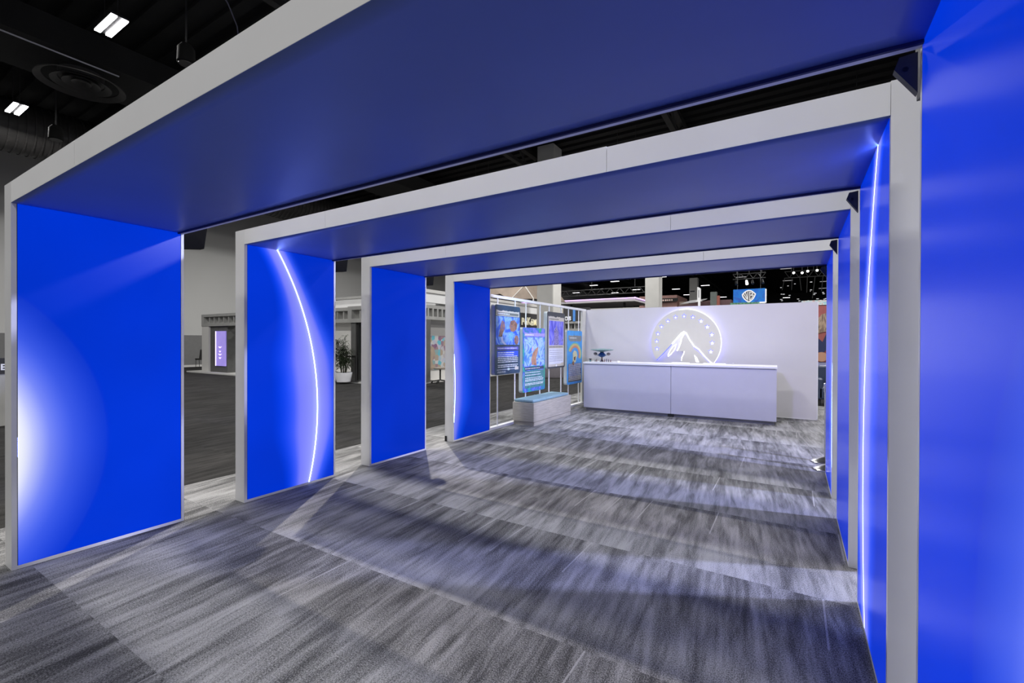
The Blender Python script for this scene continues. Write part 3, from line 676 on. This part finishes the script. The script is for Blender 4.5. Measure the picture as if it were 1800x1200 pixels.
mb = MB(); header_frieze(mb, -24.4, -20.6, 11, 2.22, 2.79, 8); mb.build('slotted_header', grey_stone, t)
MB().box(-24.4, -23.75, 11.02, 11.5, .06, 2.22).build('white_pier', pale_wall, t)
MB().box(-23.75, -22.2, 11.1, 11.5, .06, 2.22).build('grey_wall_panel', grey_dark, t)
v = MB().box(-23.16, -22.3, 11.05, 11.1, .36, 1.98).build('violet_panel', purple, t)
MB().box(-23.16, -23.12, 11.03, 11.05, .36, 1.98).build('edge_light', purple_line, v)
em = MB()
for z, wd in ((1.22, .28), (1.02, .16), (.88, .3), (.72, .2)):
    em.prism([(-22.75-wd/2, z+.04), (-22.75, z-.03), (-22.75+wd/2, z+.04), (-22.75, z+.02)], 'Y', 11.03, 11.05)
em.build('chevron_mark', purple_line, v)
MB().box(-22.2, -20.6, 11.9, 12.0, .06, 2.22).build('inner_wall', pale_wall, t)
mural1 = patch('multicolour_mural', [(0, (.55, .56, .52)), (.2, (.12, .35, .42)), (.35, (.3, .22, .14)), (.5, (.65, .6, .55)), (.62, (.3, .4, .15)), (.75, (.25, .12, .3)), (.9, (.5, .5, .55))], 7, 'voronoi', rough=.6)
MB().box(-22.18, -20.6, 11.86, 11.9, .42, 1.78).build('mural', mural1, t)
MB().box(-25.2, -20.4, 10.7, 12.1, 0, .06).build('platform', pale_wall, t)
# far-left chair
def chair(x, y, l):
    t = thing('conference_chair', (x, y, 0), l, 'chair'); m_ = mat('black_chair', (.02, .02, .02), .6)
    MB().prism([(x-.25, .45), (x-.25, .53), (x+.25, .53), (x+.25, .45)], 'Y', y-.22, y+.22).build('seat', m_, t)
    MB().prism([(x+.2, .5), (x+.28, .5), (x+.40, 1.02), (x+.34, 1.04)], 'Y', y-.22, y+.22).build('backrest', m_, t)
    for a in (-.2, .2):
        for b in (-.2, .2): MB().tube((x+a*1.1, y+b, 0), (x+a*.9, y+b, .46), .015, seg=8).build('leg', m_, t)
chair(-28.6, 12.9, 'black conference chair standing alone by the grey hall wall')
# second building: front wing and side facade
t = thing('white_pavilion', (-13, 14, 0), 'long white and grey pavilion with slotted header seen between the portals', 'pavilion')
mb = MB(); header_frieze(mb, -14.37, -11.5, 11.5, 2.23, 2.84, 6); mb.build('slotted_header', grey_stone, t)
mb = MB(); header_frieze(mb, -17.4, -15.4, 12.5, 2.3, 2.92, 4, .4); mb.build('slotted_header', grey_stone, t)
MB().box(-18, -14.37, 12.9, 13.0, .06, 2.4).build('ribbed_wall', pale_wall, t)
MB().box(-14.24, -13.98, 11.55, 12.2, .06, 2.23).build('grey_pier', grey_dark, t)
MB().box(-13.98, -13.88, 11.6, 12.2, .06, 2.23).build('grey_pier', black, t)
MB().box(-13.9, -11.8, 12.4, 12.5, .06, 2.23).build('inner_wall', pale_wall, t)
MB().box(-13.9, -11.9, 12.36, 12.4, .45, 1.75).build('mural', patch('teal_mural', [(.0, (.5, .45, .38)), (.3, (.05, .45, .5)), (.45, (.1, .6, .65)), (.55, (.6, .6, .4)), (.7, (.03, .1, .12)), (.85, (.35, .3, .25))], 5, 'voronoi'), t)
MB().box(-18, -11.5, 13.2, 13.4, 2.9, 3.35).build('parapet', fabric_white, t)
MB().box(-18, -11.55, 13.15, 13.45, 3.35, 3.45).build('parapet_cap', grey_stone, t)
MB().box(-11.5, -11.3, 11.6, 21.8, 2.95, 3.30).build('parapet', fabric_white, t)
MB().box(-11.55, -11.25, 11.5, 21.8, 3.30, 3.42).build('parapet_cap', pale_wall, t)
# side header with slots
mb = MB(); mb.box(-11.6, -11.3, 11.5, 17, 2.33, 2.45); mb.box(-11.6, -11.3, 11.5, 17, 2.74, 2.86)
for i in range(22): y = 11.5+i*.26; mb.box(-11.6, -11.3, y, y+.08, 2.45, 2.74)
mb.build('slotted_header', grey_stone, t)
MB().box(-11.58, -11.3, 12.35, 12.70, .06, 2.33).build('grey_pier', grey_dark, t)
MB().box(-11.9, -11.8, 12.7, 16.5, .06, 2.33).build('inner_wall', pale_wall, t)
mu = MB().box(-11.8, -11.76, 12.72, 16.4, .45, 1.75).build('mural', patch('pastel_mural', [(0, (.55, .5, .6)), (.2, (.1, .45, .55)), (.32, (.40, .33, .26)), (.55, (.42, .34, .27)), (.7, (.22, .1, .22)), (.85, (.55, .55, .55))], 6, 'voronoi'), t)
MB().prism(ell(13.05, 1.05, .32, .36), 'X', -11.76, -11.74).build('tan_shape', mat('tan_print', (.42, .33, .25), .6, var=.1), mu)
MB().prism([(12.8, .5), (12.95, .9), (13.25, .9), (13.4, .5)], 'X', -11.758, -11.742).build('tan_shape', mat('tan_print', (.42, .33, .25), .6), mu)
MB().box(-11.9, -11.4, 16.5, 18.6, .06, 2.9).build('beige_wall', mat('beige_facade', (.55, .52, .47), .7), t)
MB().box(-11.9, -11.35, 11.4, 21.8, 0, .06).build('platform', pale_wall, t)
MB().box(-18.2, -11.4, 11.2, 13.2, 0, .06).build('platform', pale_wall, t)
MB().box(-11.6, -11.35, 16.4, 21.8, 2.9, 3.4).build('beige_fascia', mat('beige_facade', (.55, .52, .47), .7), t)
MB().box(-12.0, -11.5, 18.6, 21.8, .06, 2.9).build('grey_wall_panel', grey_stone, t)
# office chair before the mural
t = thing('office_chair', (-11.0, 12.95, 0), 'dark swivel office chair in front of the pavilion mural', 'chair')
cm_ = mat('black_chair', (.02, .02, .02), .6)
x, y = -11.05, 12.95
MB().lathe((x, y, .5), [(.05, 0), (.24, .02), (.25, .06), (.1, .09)], 20).build('seat', mat('tan_seat', (.3, .26, .22), .7), t, smooth=True)
MB().tube((x, y, .1), (x, y, .52), .03, seg=10).build('gas_lift', cm_, t)
for i in range(5):
    a = 2*math.pi*i/5; l_ = MB(); l_.tube((x, y, .12), (x+.3*math.cos(a), y+.3*math.sin(a), .07), .02, seg=8)
    lg = l_.build('leg', cm_, t); MB().tube((x+.3*math.cos(a), y+.3*math.sin(a)-.02, .03), (x+.3*math.cos(a), y+.3*math.sin(a)+.02, .03), .03, seg=12).build('caster', cm_, lg)
# potted plants
leaf_m = mat('dark_palm_leaf', (.018, .028, .012), .5, var=.4, vscale=8); stem_m = mat('plant_stem', (.05, .05, .03), .7)
def plant(x, y, h, seed, l, pr=.30):
    rr = random.Random(seed); t = thing('potted_palm', (x, y, .06), l, 'plant', 'potted palms')
    MB().lathe((x, y, .06), [(pr*.8, 0), (pr, .3), (pr, .34), (pr*.9, .34), (pr*.88, .28)], 28).build('pot', mat('white_pot', (.8, .8, .84), .4), t, smooth=True)
    MB().tube((x, y, .32), (x, y, .34), pr*.87, seg=20).build('soil', mat('soil', (.02, .015, .01), .95), t)
    sb = MB(); lb = MB()
    for k in range(11):
        a = rr.random()*6.28; lean = rr.uniform(.05, .28); top = Vector((x+lean*math.cos(a), y+lean*math.sin(a), .36+h*rr.uniform(.45, .95)))
        b0 = Vector((x+.07*math.cos(a), y+.07*math.sin(a), .3)); sb.tube(b0, top, .014, .008, seg=6)
        for q in range(13):
            f = rr.uniform(.3, 1.0); p = b0.lerp(top, f); aa = rr.random()*6.28
            for w_ in range(6):
                an = aa + (w_-2.5)*.32; L_ = rr.uniform(.22, .36); d_ = Vector((math.cos(an), math.sin(an), rr.uniform(-.25, .5))); d_.normalize()
                side = d_.cross(Vector((0, 0, 1))).normalized()*.016
                p1 = p + d_*L_*.5 + Vector((0, 0, .03)); p2 = p + d_*L_ - Vector((0, 0, .07))
                lb.add([p, p1+side, p2, p1-side], [(0, 1, 2, 3)])
    sb.build('stem', stem_m, t); o = lb.build('foliage', leaf_m, t); o['kind'] = 'stuff'
plant(-13.9, 10.95, 1.45, 5, 'potted palm in a white pot, fuller one between second and third portals', .3)
plant(-14.75, 11.0, 1.3, 9, 'potted palm partly hidden at the left behind the second portal', .28)
t = thing('barrier_post', (-13.75, 11.3, 0), 'black post barrier beside the potted palm', 'barrier')
MB().tube((-13.65, 11.3, .06), (-13.65, 11.3, 1.0), .035, seg=12).build('post', black, t)
MB().box(-14.2, -13.62, 11.28, 11.32, .93, 1.0).build('rail', black, t)
MB().box(-14.1, -13.4, 11.15, 11.45, .06, .08).build('base', black, t)

# sign facade behind the card rack
t = thing('shop_sign', (-11.2, 19.8, 2.1), 'dark sign with cream cartoon style letters seen between the hanging cards', 'sign')
MB().box(-11.34, -11.25, 18.4, 21.6, 2.18, 2.92).build('sign_board', mat('charcoal_board', (.035, .033, .035), .6), t)
LET = [('P', 19.14, .50, -5), ('o', 19.46, .42, 3), ('K', 19.70, .54, 2), ('é', 20.05, .48, -2), ('M', 20.33, .44, 2), ('o', 20.74, .40, -3), ('N', 21.03, .48, 0)]
for ch, y, s, a in LET:
    rot = (Matrix.Rotation(0, 3, 'X') @ FACE_PX.to_matrix() @ Matrix.Rotation(math.radians(a), 3, 'Z')).to_euler()
    text_part('letter', ch, s*1.0, (-11.23, y, 2.36), rot, mat('cream_letter', (.85, .80, .6), .5, var=.02, emit=(.8, .75, .55), es=.3), t, .02, .007)
    
t = thing('canopy_roof', (-13.5, 23, 3.5), 'pitched beige fabric canopy roof above the left end of the card rack', 'canopy')
cb = MB(); cb.add([(-16.5, 22, 4.1), (-15, 22, 4.85), (-12.72, 22, 4.66), (-12.15, 22, 3.9), (-13.4, 21.6, 3.85), (-14.2, 21.8, 4.25), (-16.5, 25, 4.1), (-12.4, 25, 4.9), (-11.6, 25, 3.9)],
                  [(0, 1, 5), (1, 2, 5), (2, 4, 5), (2, 3, 4), (1, 7, 2), (2, 7, 8, 3), (0, 6, 1), (1, 6, 7)])
o = cb.build('fabric_roof', mat('beige_canvas', (.23, .185, .15), .8, var=.15, vscale=2), t); sd = o.modifiers.new('cloth', 'SOLIDIFY'); sd.thickness = .03
fb = MB(); fb.tube((-12.72, 22, 4.66), (-12.15, 22, 3.9), .03, seg=8); fb.tube((-12.15, 22, 3.9), (-12.15, 22, 0), .04, seg=8); fb.tube((-15, 22, 4.8), (-15, 22, 0), .04, seg=8)
fb.tube((-13.4, 21.6, 3.85), (-12.72, 22, 4.66), .025, seg=8); fb.build('frame_tube', mat('pale_tube', (.6, .58, .55), .4), t)
# big column
t = thing('hall_column', (-9.9, 19.4, 0), 'wide pale grey hall column rising behind the card rack', 'column')
mb = MB(); mb.box(-10.30, -9.49, 19.0, 19.93, 0, 10.7); o = mb.build('shaft', conc, t)
MB().box(-9.49, -9.475, 19.05, 19.88, 0, 10.7).build('lit_side', conc_lit, t)  # light on the column's right face painted in as a paler skin
t = thing('round_desk', (-8.6, 17.6, 0), 'grey round reception desk behind the high hanging card', 'desk')
MB().lathe((-9.0, 18.0, 0), [(.62, 0), (.66, .08), (.72, 1.0), (.76, 1.02), (.76, 1.08)], 40).build('desk_body', mat('mauve_grey_desk', (.26, .24, .27), .4), t, smooth=True)
# black sign with s, blue stripe
t = thing('booth_fascia', (-9.6, 22.2, 0), 'black fascia sign with white letters and blue stripe seen through the card rack', 'sign')
MB().box(-10.35, -8.9, 22, 22.2, 2.6, 3.3).build('sign_board', mat('charcoal_board', (.035, .033, .035), .6), t)
MB().box(-9.79, -9.66, 21.98, 22.0, 2.6, 3.3).build('blue_stripe', mat('blue_stripe', (.08, .28, .75), .5), t)
text_part('letter', 'os', .42, (-10.28, 21.98, 2.66), FACE_NY, wht, t, .01, .015)
mb = MB(); header_frieze(mb, -10.6, -8.6, 22, 2.1, 2.6, 5, .4); mb.build('slotted_header', grey_stone, t)
MB().box(-10.9, -8.6, 22.45, 22.5, 0, 2.1).build('wall_panel', mat('grey_facade_low', (.25, .25, .27), .6), t)
MB().box(-12.4, -10.5, 22.3, 22.5, 0, 3.4).build('wall_panel', mat('beige_facade', (.55, .52, .47), .7), t)
# violet-lit canopy
t = thing('violet_canopy', (-12, 28, 3.4), 'suspended white canopy with a violet light line far behind the backdrop wall', 'canopy')
MB().box(-17, -8.1, 27.2, 31, 4.0, 4.17).build('fascia', pale_wall, t)
MB().box(-17, -8.05, 27.15, 27.2, 4.17, 4.22).build('light_line', mat('magenta_line', (1, 1, 1), .5, var=0, emit=(.65, .25, 1), es=1.6), t)
MB().box(-8.1, -8.05, 27.15, 31, 4.17, 4.22).build('light_line', mat('magenta_line', (1, 1, 1), .5, var=0, emit=(.65, .25, 1), es=1.6), t)
MB().box(-17, -7.9, 27.3, 27.5, 3.2, 3.62).build('lower_fascia', mat('cream_post', (.6, .6, .56), .6), t)
for x in (-16, -12.6, -9.0): MB().box(x-.06, x+.06, 28, 28.12, 0, 4.0).build('post', beam_m, t)
# hanging truss above the canopy
def truss(name, p0, p1, h, label, mtl, n=16):
    t = thing(name, p0, label, 'truss'); p0, p1 = Vector(p0), Vector(p1); up = Vector((0, 0, h))
    a = MB(); a.tube(p0, p1, .03, seg=6); a.build('lower_chord', mtl, t); a = MB(); a.tube(p0+up, p1+up, .03, seg=6); a.build('upper_chord', mtl, t)
    a = MB()
    for i in range(n):
        q0, q1 = p0.lerp(p1, i/n), p0.lerp(p1, (i+1)/n); a.tube(q0 if i % 2 else q0+up, q1+up if i % 2 else q1, .02, seg=6)
    a.build('lacing', mtl, t)
    for f in (.12, .5, .88):
        q = p0.lerp(p1, f)+up; a = MB(); a.tube(q, (q.x, q.y, 10.78), .02, seg=6); a.build('hanger', mtl, t)
    return t
tr_m = mat('truss_aluminium', (.10, .10, .10), .5, metal=.5)
truss('lighting_truss', (-17, 32, 5.0), (-8.5, 32, 5.0), .4, 'thin lighting truss hanging above the violet lit canopy', tr_m, 24)
truss('lighting_truss', (-3.6, 35.2, 5.9), (-1.6, 35.2, 5.9), .35, 'short lighting truss hanging above the blue shield screen', tr_m, 8)
tt = truss('lighting_truss', (-.6, 42, 6.6), (3.2, 42, 6.6), .5, 'lighting truss among many small lamps right of the blue shield screen', tr_m, 12)
rr = random.Random(12)
spot_m = mat('spot_glow', (1, 1, 1), .5, var=0, emit=(1, 1, 1), es=3)
for i in range(34):
    x, z = rr.uniform(-1.0, 3.6), rr.uniform(4.7, 6.3); y = rr.uniform(41, 47)
    b_ = MB(); b_.box(x-.05*rr.uniform(.4, 2.2), x+.05*rr.uniform(.4, 2.2), y, y+.06, z, z+.05)
    b_.build('rig_lamp', mat('rig_glow', (.5, .5, .5), .5, var=.2, emit=(.8, .8, .85), es=rr.choice([.5])), tt)
for i in range(9):
    x = -.6 + i*.5; b_ = MB(); z1 = rr.uniform(4.9, 5.9); b_.tube((x, 42, 6.6), (x+rr.uniform(-.2, .2), 42.3, z1), .025, seg=6); b_.build('drop_tube', tr_m, tt)
for i, (x, z) in enumerate([(0, 5.42), (.4, 5.39), (.66, 5.46), (1.09, 5.47)]):
    x *= 1.0; t = thing('stage_spotlight', (x, 30, z), 'small glowing round spotlight above the backdrop wall, ' + ('leftmost', 'second from left', 'third from left', 'rightmost')[i] + ' of four', 'spotlight', 'four glowing spotlights')
    a = MB(); a.tube((x, 30.0, z), (x, 30.3, z), .07, seg=16); a.build('can', black, t)
    a = MB(); a.tube((x, 29.98, z), (x, 30.0, z), .062, seg=16); a.build('lens', spot_m, t)
    a = MB(); a.tube((x, 30.15, z+.06), (x, 30.15, 10.7), .015, seg=6); a.build('hanger', black, t)
# other columns
t = thing('hall_column', (-5.85, 22.4, 0), 'tall pale column just left of the mountain emblem', 'column')
MB().box(-6.05, -5.40, 22, 22.6, 0, 10.7).build('shaft', conc, t); MB().box(-5.40, -5.385, 22.05, 22.55, 0, 10.7).build('lit_side', conc_lit, t)  # thin paler skin paints the lit right side of the shaft
t = thing('hall_column', (-7.9, 45.4, 0), 'thin grey column with dark number marks right above the mountain emblem', 'column')
MB().box(-8.27, -7.57, 45, 45.7, 0, 7.5).build('shaft', conc, t)
MB().box(-8.2, -7.8, 44.98, 45, 6.2, 6.32).build('number_mark', ink, t)
# pink-brown stands behind
pink = mat('dusty_pink_wall', (.42, .24, .21), .7, var=.08)
t = thing('pink_stand', (-9.6, 41, 0), 'dusty pink boxy exhibition stand with dark fascia behind the wall', 'stand')
MB().box(-11.5, -8.34, 40, 44.4, 0, 5.5).build('stand_body', pink, t)
MB().box(-11.3, -8.2, 39.6, 39.7, 4.93, 5.22).build('dark_fascia', beam_m, t)
fl = MB(); rr2 = random.Random(4)
for i in range(14): x = -10.9+i*.17; fl.box(x, x+rr2.uniform(.06, .13), 39.57, 39.6, 4.99, 5.12)
fl.build('fascia_letters', mat('pink_glow', (.8, .6, .55), .5, emit=(.8, .6, .5), es=.4), t)['kind'] = 'stuff'  # letters of the dark fascia, drawn as small glowing bars
MB().box(-8.34, -7.6, 41, 41.2, 4.2, 5.0).build('pale_wing', mat('pale_peach', (.7, .58, .48), .6), t)
t = thing('red_roof_stand', (-6, 41, 0), 'low red brown roof of a stand rising above the mountain emblem', 'stand')
MB().prism([(-8.2, 4.6), (-5.9, 4.93), (-4.2, 4.93), (-4.2, 3.5), (-8.2, 3.5)], 'Y', 40, 43).build('roof', mat('red_brown_roof', (.27, .16, .17), .7), t)
MB().prism([(-7.6, 4.82), (-7.2, 4.95), (-6.6, 5.0), (-5.9, 5.05), (-6.0, 4.98), (-6.6, 4.8), (-8.0, 4.7)], 'Y', 39.6, 39.7).build('white_swoosh', paper, t)
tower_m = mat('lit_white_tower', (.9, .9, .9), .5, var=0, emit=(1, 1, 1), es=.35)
t = thing('white_tower_prop', (-6.25, 38, 0), 'slim white tower shaped prop with dark slit beside the thin grey column', 'prop')
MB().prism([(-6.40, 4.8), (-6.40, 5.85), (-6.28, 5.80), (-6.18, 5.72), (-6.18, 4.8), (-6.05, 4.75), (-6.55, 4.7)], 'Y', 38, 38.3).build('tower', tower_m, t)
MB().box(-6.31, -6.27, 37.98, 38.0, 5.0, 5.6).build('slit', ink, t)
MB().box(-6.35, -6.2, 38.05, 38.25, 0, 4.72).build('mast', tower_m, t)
t = thing('grey_box_stand', (-5.4, 40, 0), 'small grey green box tower left of the blue shield screen', 'stand')
MB().box(-5.6, -5.14, 39, 39.5, 0, 5.5).build('tower', mat('grey_green', (.23, .26, .24), .7), t)
MB().box(-5.14, -4.95, 39.1, 39.5, 0, 5.2).build('red_side', mat('coral', (.6, .2, .15), .6), t)
# blue shield screen
t = thing('hanging_screen', (-2.6, 35, 4.25), 'hanging blue video screen with a white WB shield above the backdrop wall', 'screen')
MB().box(-3.55, -1.62, 35, 35.25, 4.27, 5.17).build('screen_face', patch('blue_screen_picture', [(.3, (.0, .08, .62)), (.5, (.0, .20, .66)), (.65, (.02, .09, .5))], 1.2, rough=.5, es=.3), t)
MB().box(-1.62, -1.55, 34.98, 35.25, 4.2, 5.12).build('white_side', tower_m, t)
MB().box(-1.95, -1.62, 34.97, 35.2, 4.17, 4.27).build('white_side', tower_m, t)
gm = patch('green_leaf_trim', [(.35, (.02, .12, .05)), (.55, (.2, .5, .3)), (.7, (.4, .6, .45))], 9)
MB().box(-3.75, -1.95, 34.95, 35.2, 4.12, 4.26).build('green_trim', gm, t)
def sh(px, py): return (-3.55 + (px-225)/1345*1.93, 5.17 - (py-440)/530*.90)
outer = [sh(*p) for p in [(890, 480), (1000, 500), (1090, 560), (1190, 640), (1165, 730), (1090, 850), (980, 940), (890, 985), (800, 940), (700, 860), (620, 760), (590, 650), (700, 550), (790, 500)]]
inner = [sh(*p) for p in [(890, 525), (985, 540), (1065, 595), (1140, 655), (1115, 725), (1050, 825), (965, 900), (890, 938), (820, 900), (735, 830), (670, 745), (640, 665), (725, 590), (800, 540)]]
o = MB().prism(outer, 'Y', 34.99, 35.0).build('shield_rim', mat('shield_white', (.9, .9, .9), .5, var=0, emit=(.9, .9, .9), es=.5), t)
MB().prism(inner, 'Y', 34.975, 34.99).build('shield_field', mat('shield_grey', (.16, .15, .16), .5), o)
sw = mat('shield_white', (.9, .9, .9), .5)
def stroke(pts, w_, nm):
    return strip([sh(*p) for p in pts], w_, 34.96, 34.975, nm, sw, o)
stroke([(675, 640), (760, 760), (815, 850)], .034, 'letter_W'); stroke([(745, 575), (790, 690), (840, 830)], .030, 'letter_W'); stroke([(850, 560), (850, 900)], .030, 'letter_W')
stroke([(930, 565), (930, 900)], .034, 'letter_B'); stroke([(930, 575), (1040, 605), (1060, 650), (970, 700)], .030, 'letter_B'); stroke([(970, 700), (1085, 700), (1040, 790), (945, 885)], .030, 'letter_B')
for x in (-3.3, -1.9): MB().tube((x, 35.1, 5.17), (x, 35.1, 10.78), .02, seg=6).build('hanger', tr_m, t)
for i, x in enumerate((-3.4, -2.75, -2.4, -1.8)):
    a = MB(); a.tube((x, 35.1, 5.75), (x+.05, 34.9, 5.5), .07, .09, seg=12); a.build('moving_head', dark_metal if i != 1 else spot_m, t)
# right gap: mural and armchair beyond the backdrop
t = thing('mural_wall', (1.6, 16.2, 0), 'tall wall with a warm coloured mural seen right of the backdrop wall', 'wall')
MB().box(.2, 4, 16.0, 16.2, 0, .97).build('lower_panel', mat('lavender_panel', (.45, .47, .75), .6), t)
MB().box(.2, 4, 15.98, 16.2, .97, 2.60).build('mural', mat('terracotta_print', (.36, .10, .09), .6, var=.1), t)
MB().box(.2, 4, 15.97, 16.2, 2.62, 2.76).build('teal_band', patch('teal_band_print', [(.3, (.2, .6, .65)), (.5, (.7, .75, .7)), (.7, (.6, .3, .25))], 8), t)
mb = MB(); mb.prism([(.55, 2.15), (.70, 2.35), (.95, 2.42), (1.1, 2.2), (1.0, 1.75), (.78, 1.85), (.62, 1.8)], 'Y', 15.96, 15.98); mb.build('mural_shape', patch('tan_stripe_print', [(.3, (.08, .05, .04)), (.5, (.45, .33, .22)), (.65, (.2, .13, .1))], 6, stretch=(1, 1, .4)), t)
MB().prism([(.56, 1.72), (.72, 1.55), (.85, 1.9), (1.0, 1.5), (.7, 1.2), (.56, 1.3)], 'Y', 15.95, 15.96).build('mural_shape', mat('navy_print', (.02, .03, .10), .6), t)
MB().prism(ell(.70, 1.12, .14, .14), 'Y', 15.94, 15.96).build('mural_shape', mat('skin_tone_print', (.5, .27, .18), .6), t)
t = thing('armchair', (.95, 13.6, 0), 'dark blue armchair behind the right end of the backdrop wall', 'chair')
ac = mat('navy_leather', (.03, .045, .09), .4)
MB().box(.52, 1.2, 13.3, 13.95, .16, .46).build('seat', ac, t, bevel=.04); MB().box(.52, 1.2, 13.9, 14.1, .16, .95).build('backrest', ac, t, bevel=.04)
MB().box(.50, .62, 13.3, 14.0, .16, .66).build('armrest', ac, t, bevel=.03); MB().box(1.14, 1.26, 13.3, 14.0, .16, .66).build('armrest', ac, t, bevel=.03)
for a in (.56, 1.16):
    for b in (13.38, 13.98): MB().tube((a, b, 0.0), (a, b, .17), .02, seg=8).build('leg', black, t)
# left edge counter with E
t = thing('reception_desk', (-12.4, 2.0, 0), 'dark desk front with a white letter E cut by the left picture edge', 'desk')
MB().box(-12.6, -12.02, .6, 2.7, 0, 1.0).build('desk_body', grey_stone, t)
MB().box(-12.02, -12.0, .6, 2.7, .93, 1.21).build('sign_board', black, t)
text_part('letter', 'E', .15, (-12.0, 2.165, 1.0), FACE_PX, wht, t, .004, .004)
bpy.context.view_layer.update()
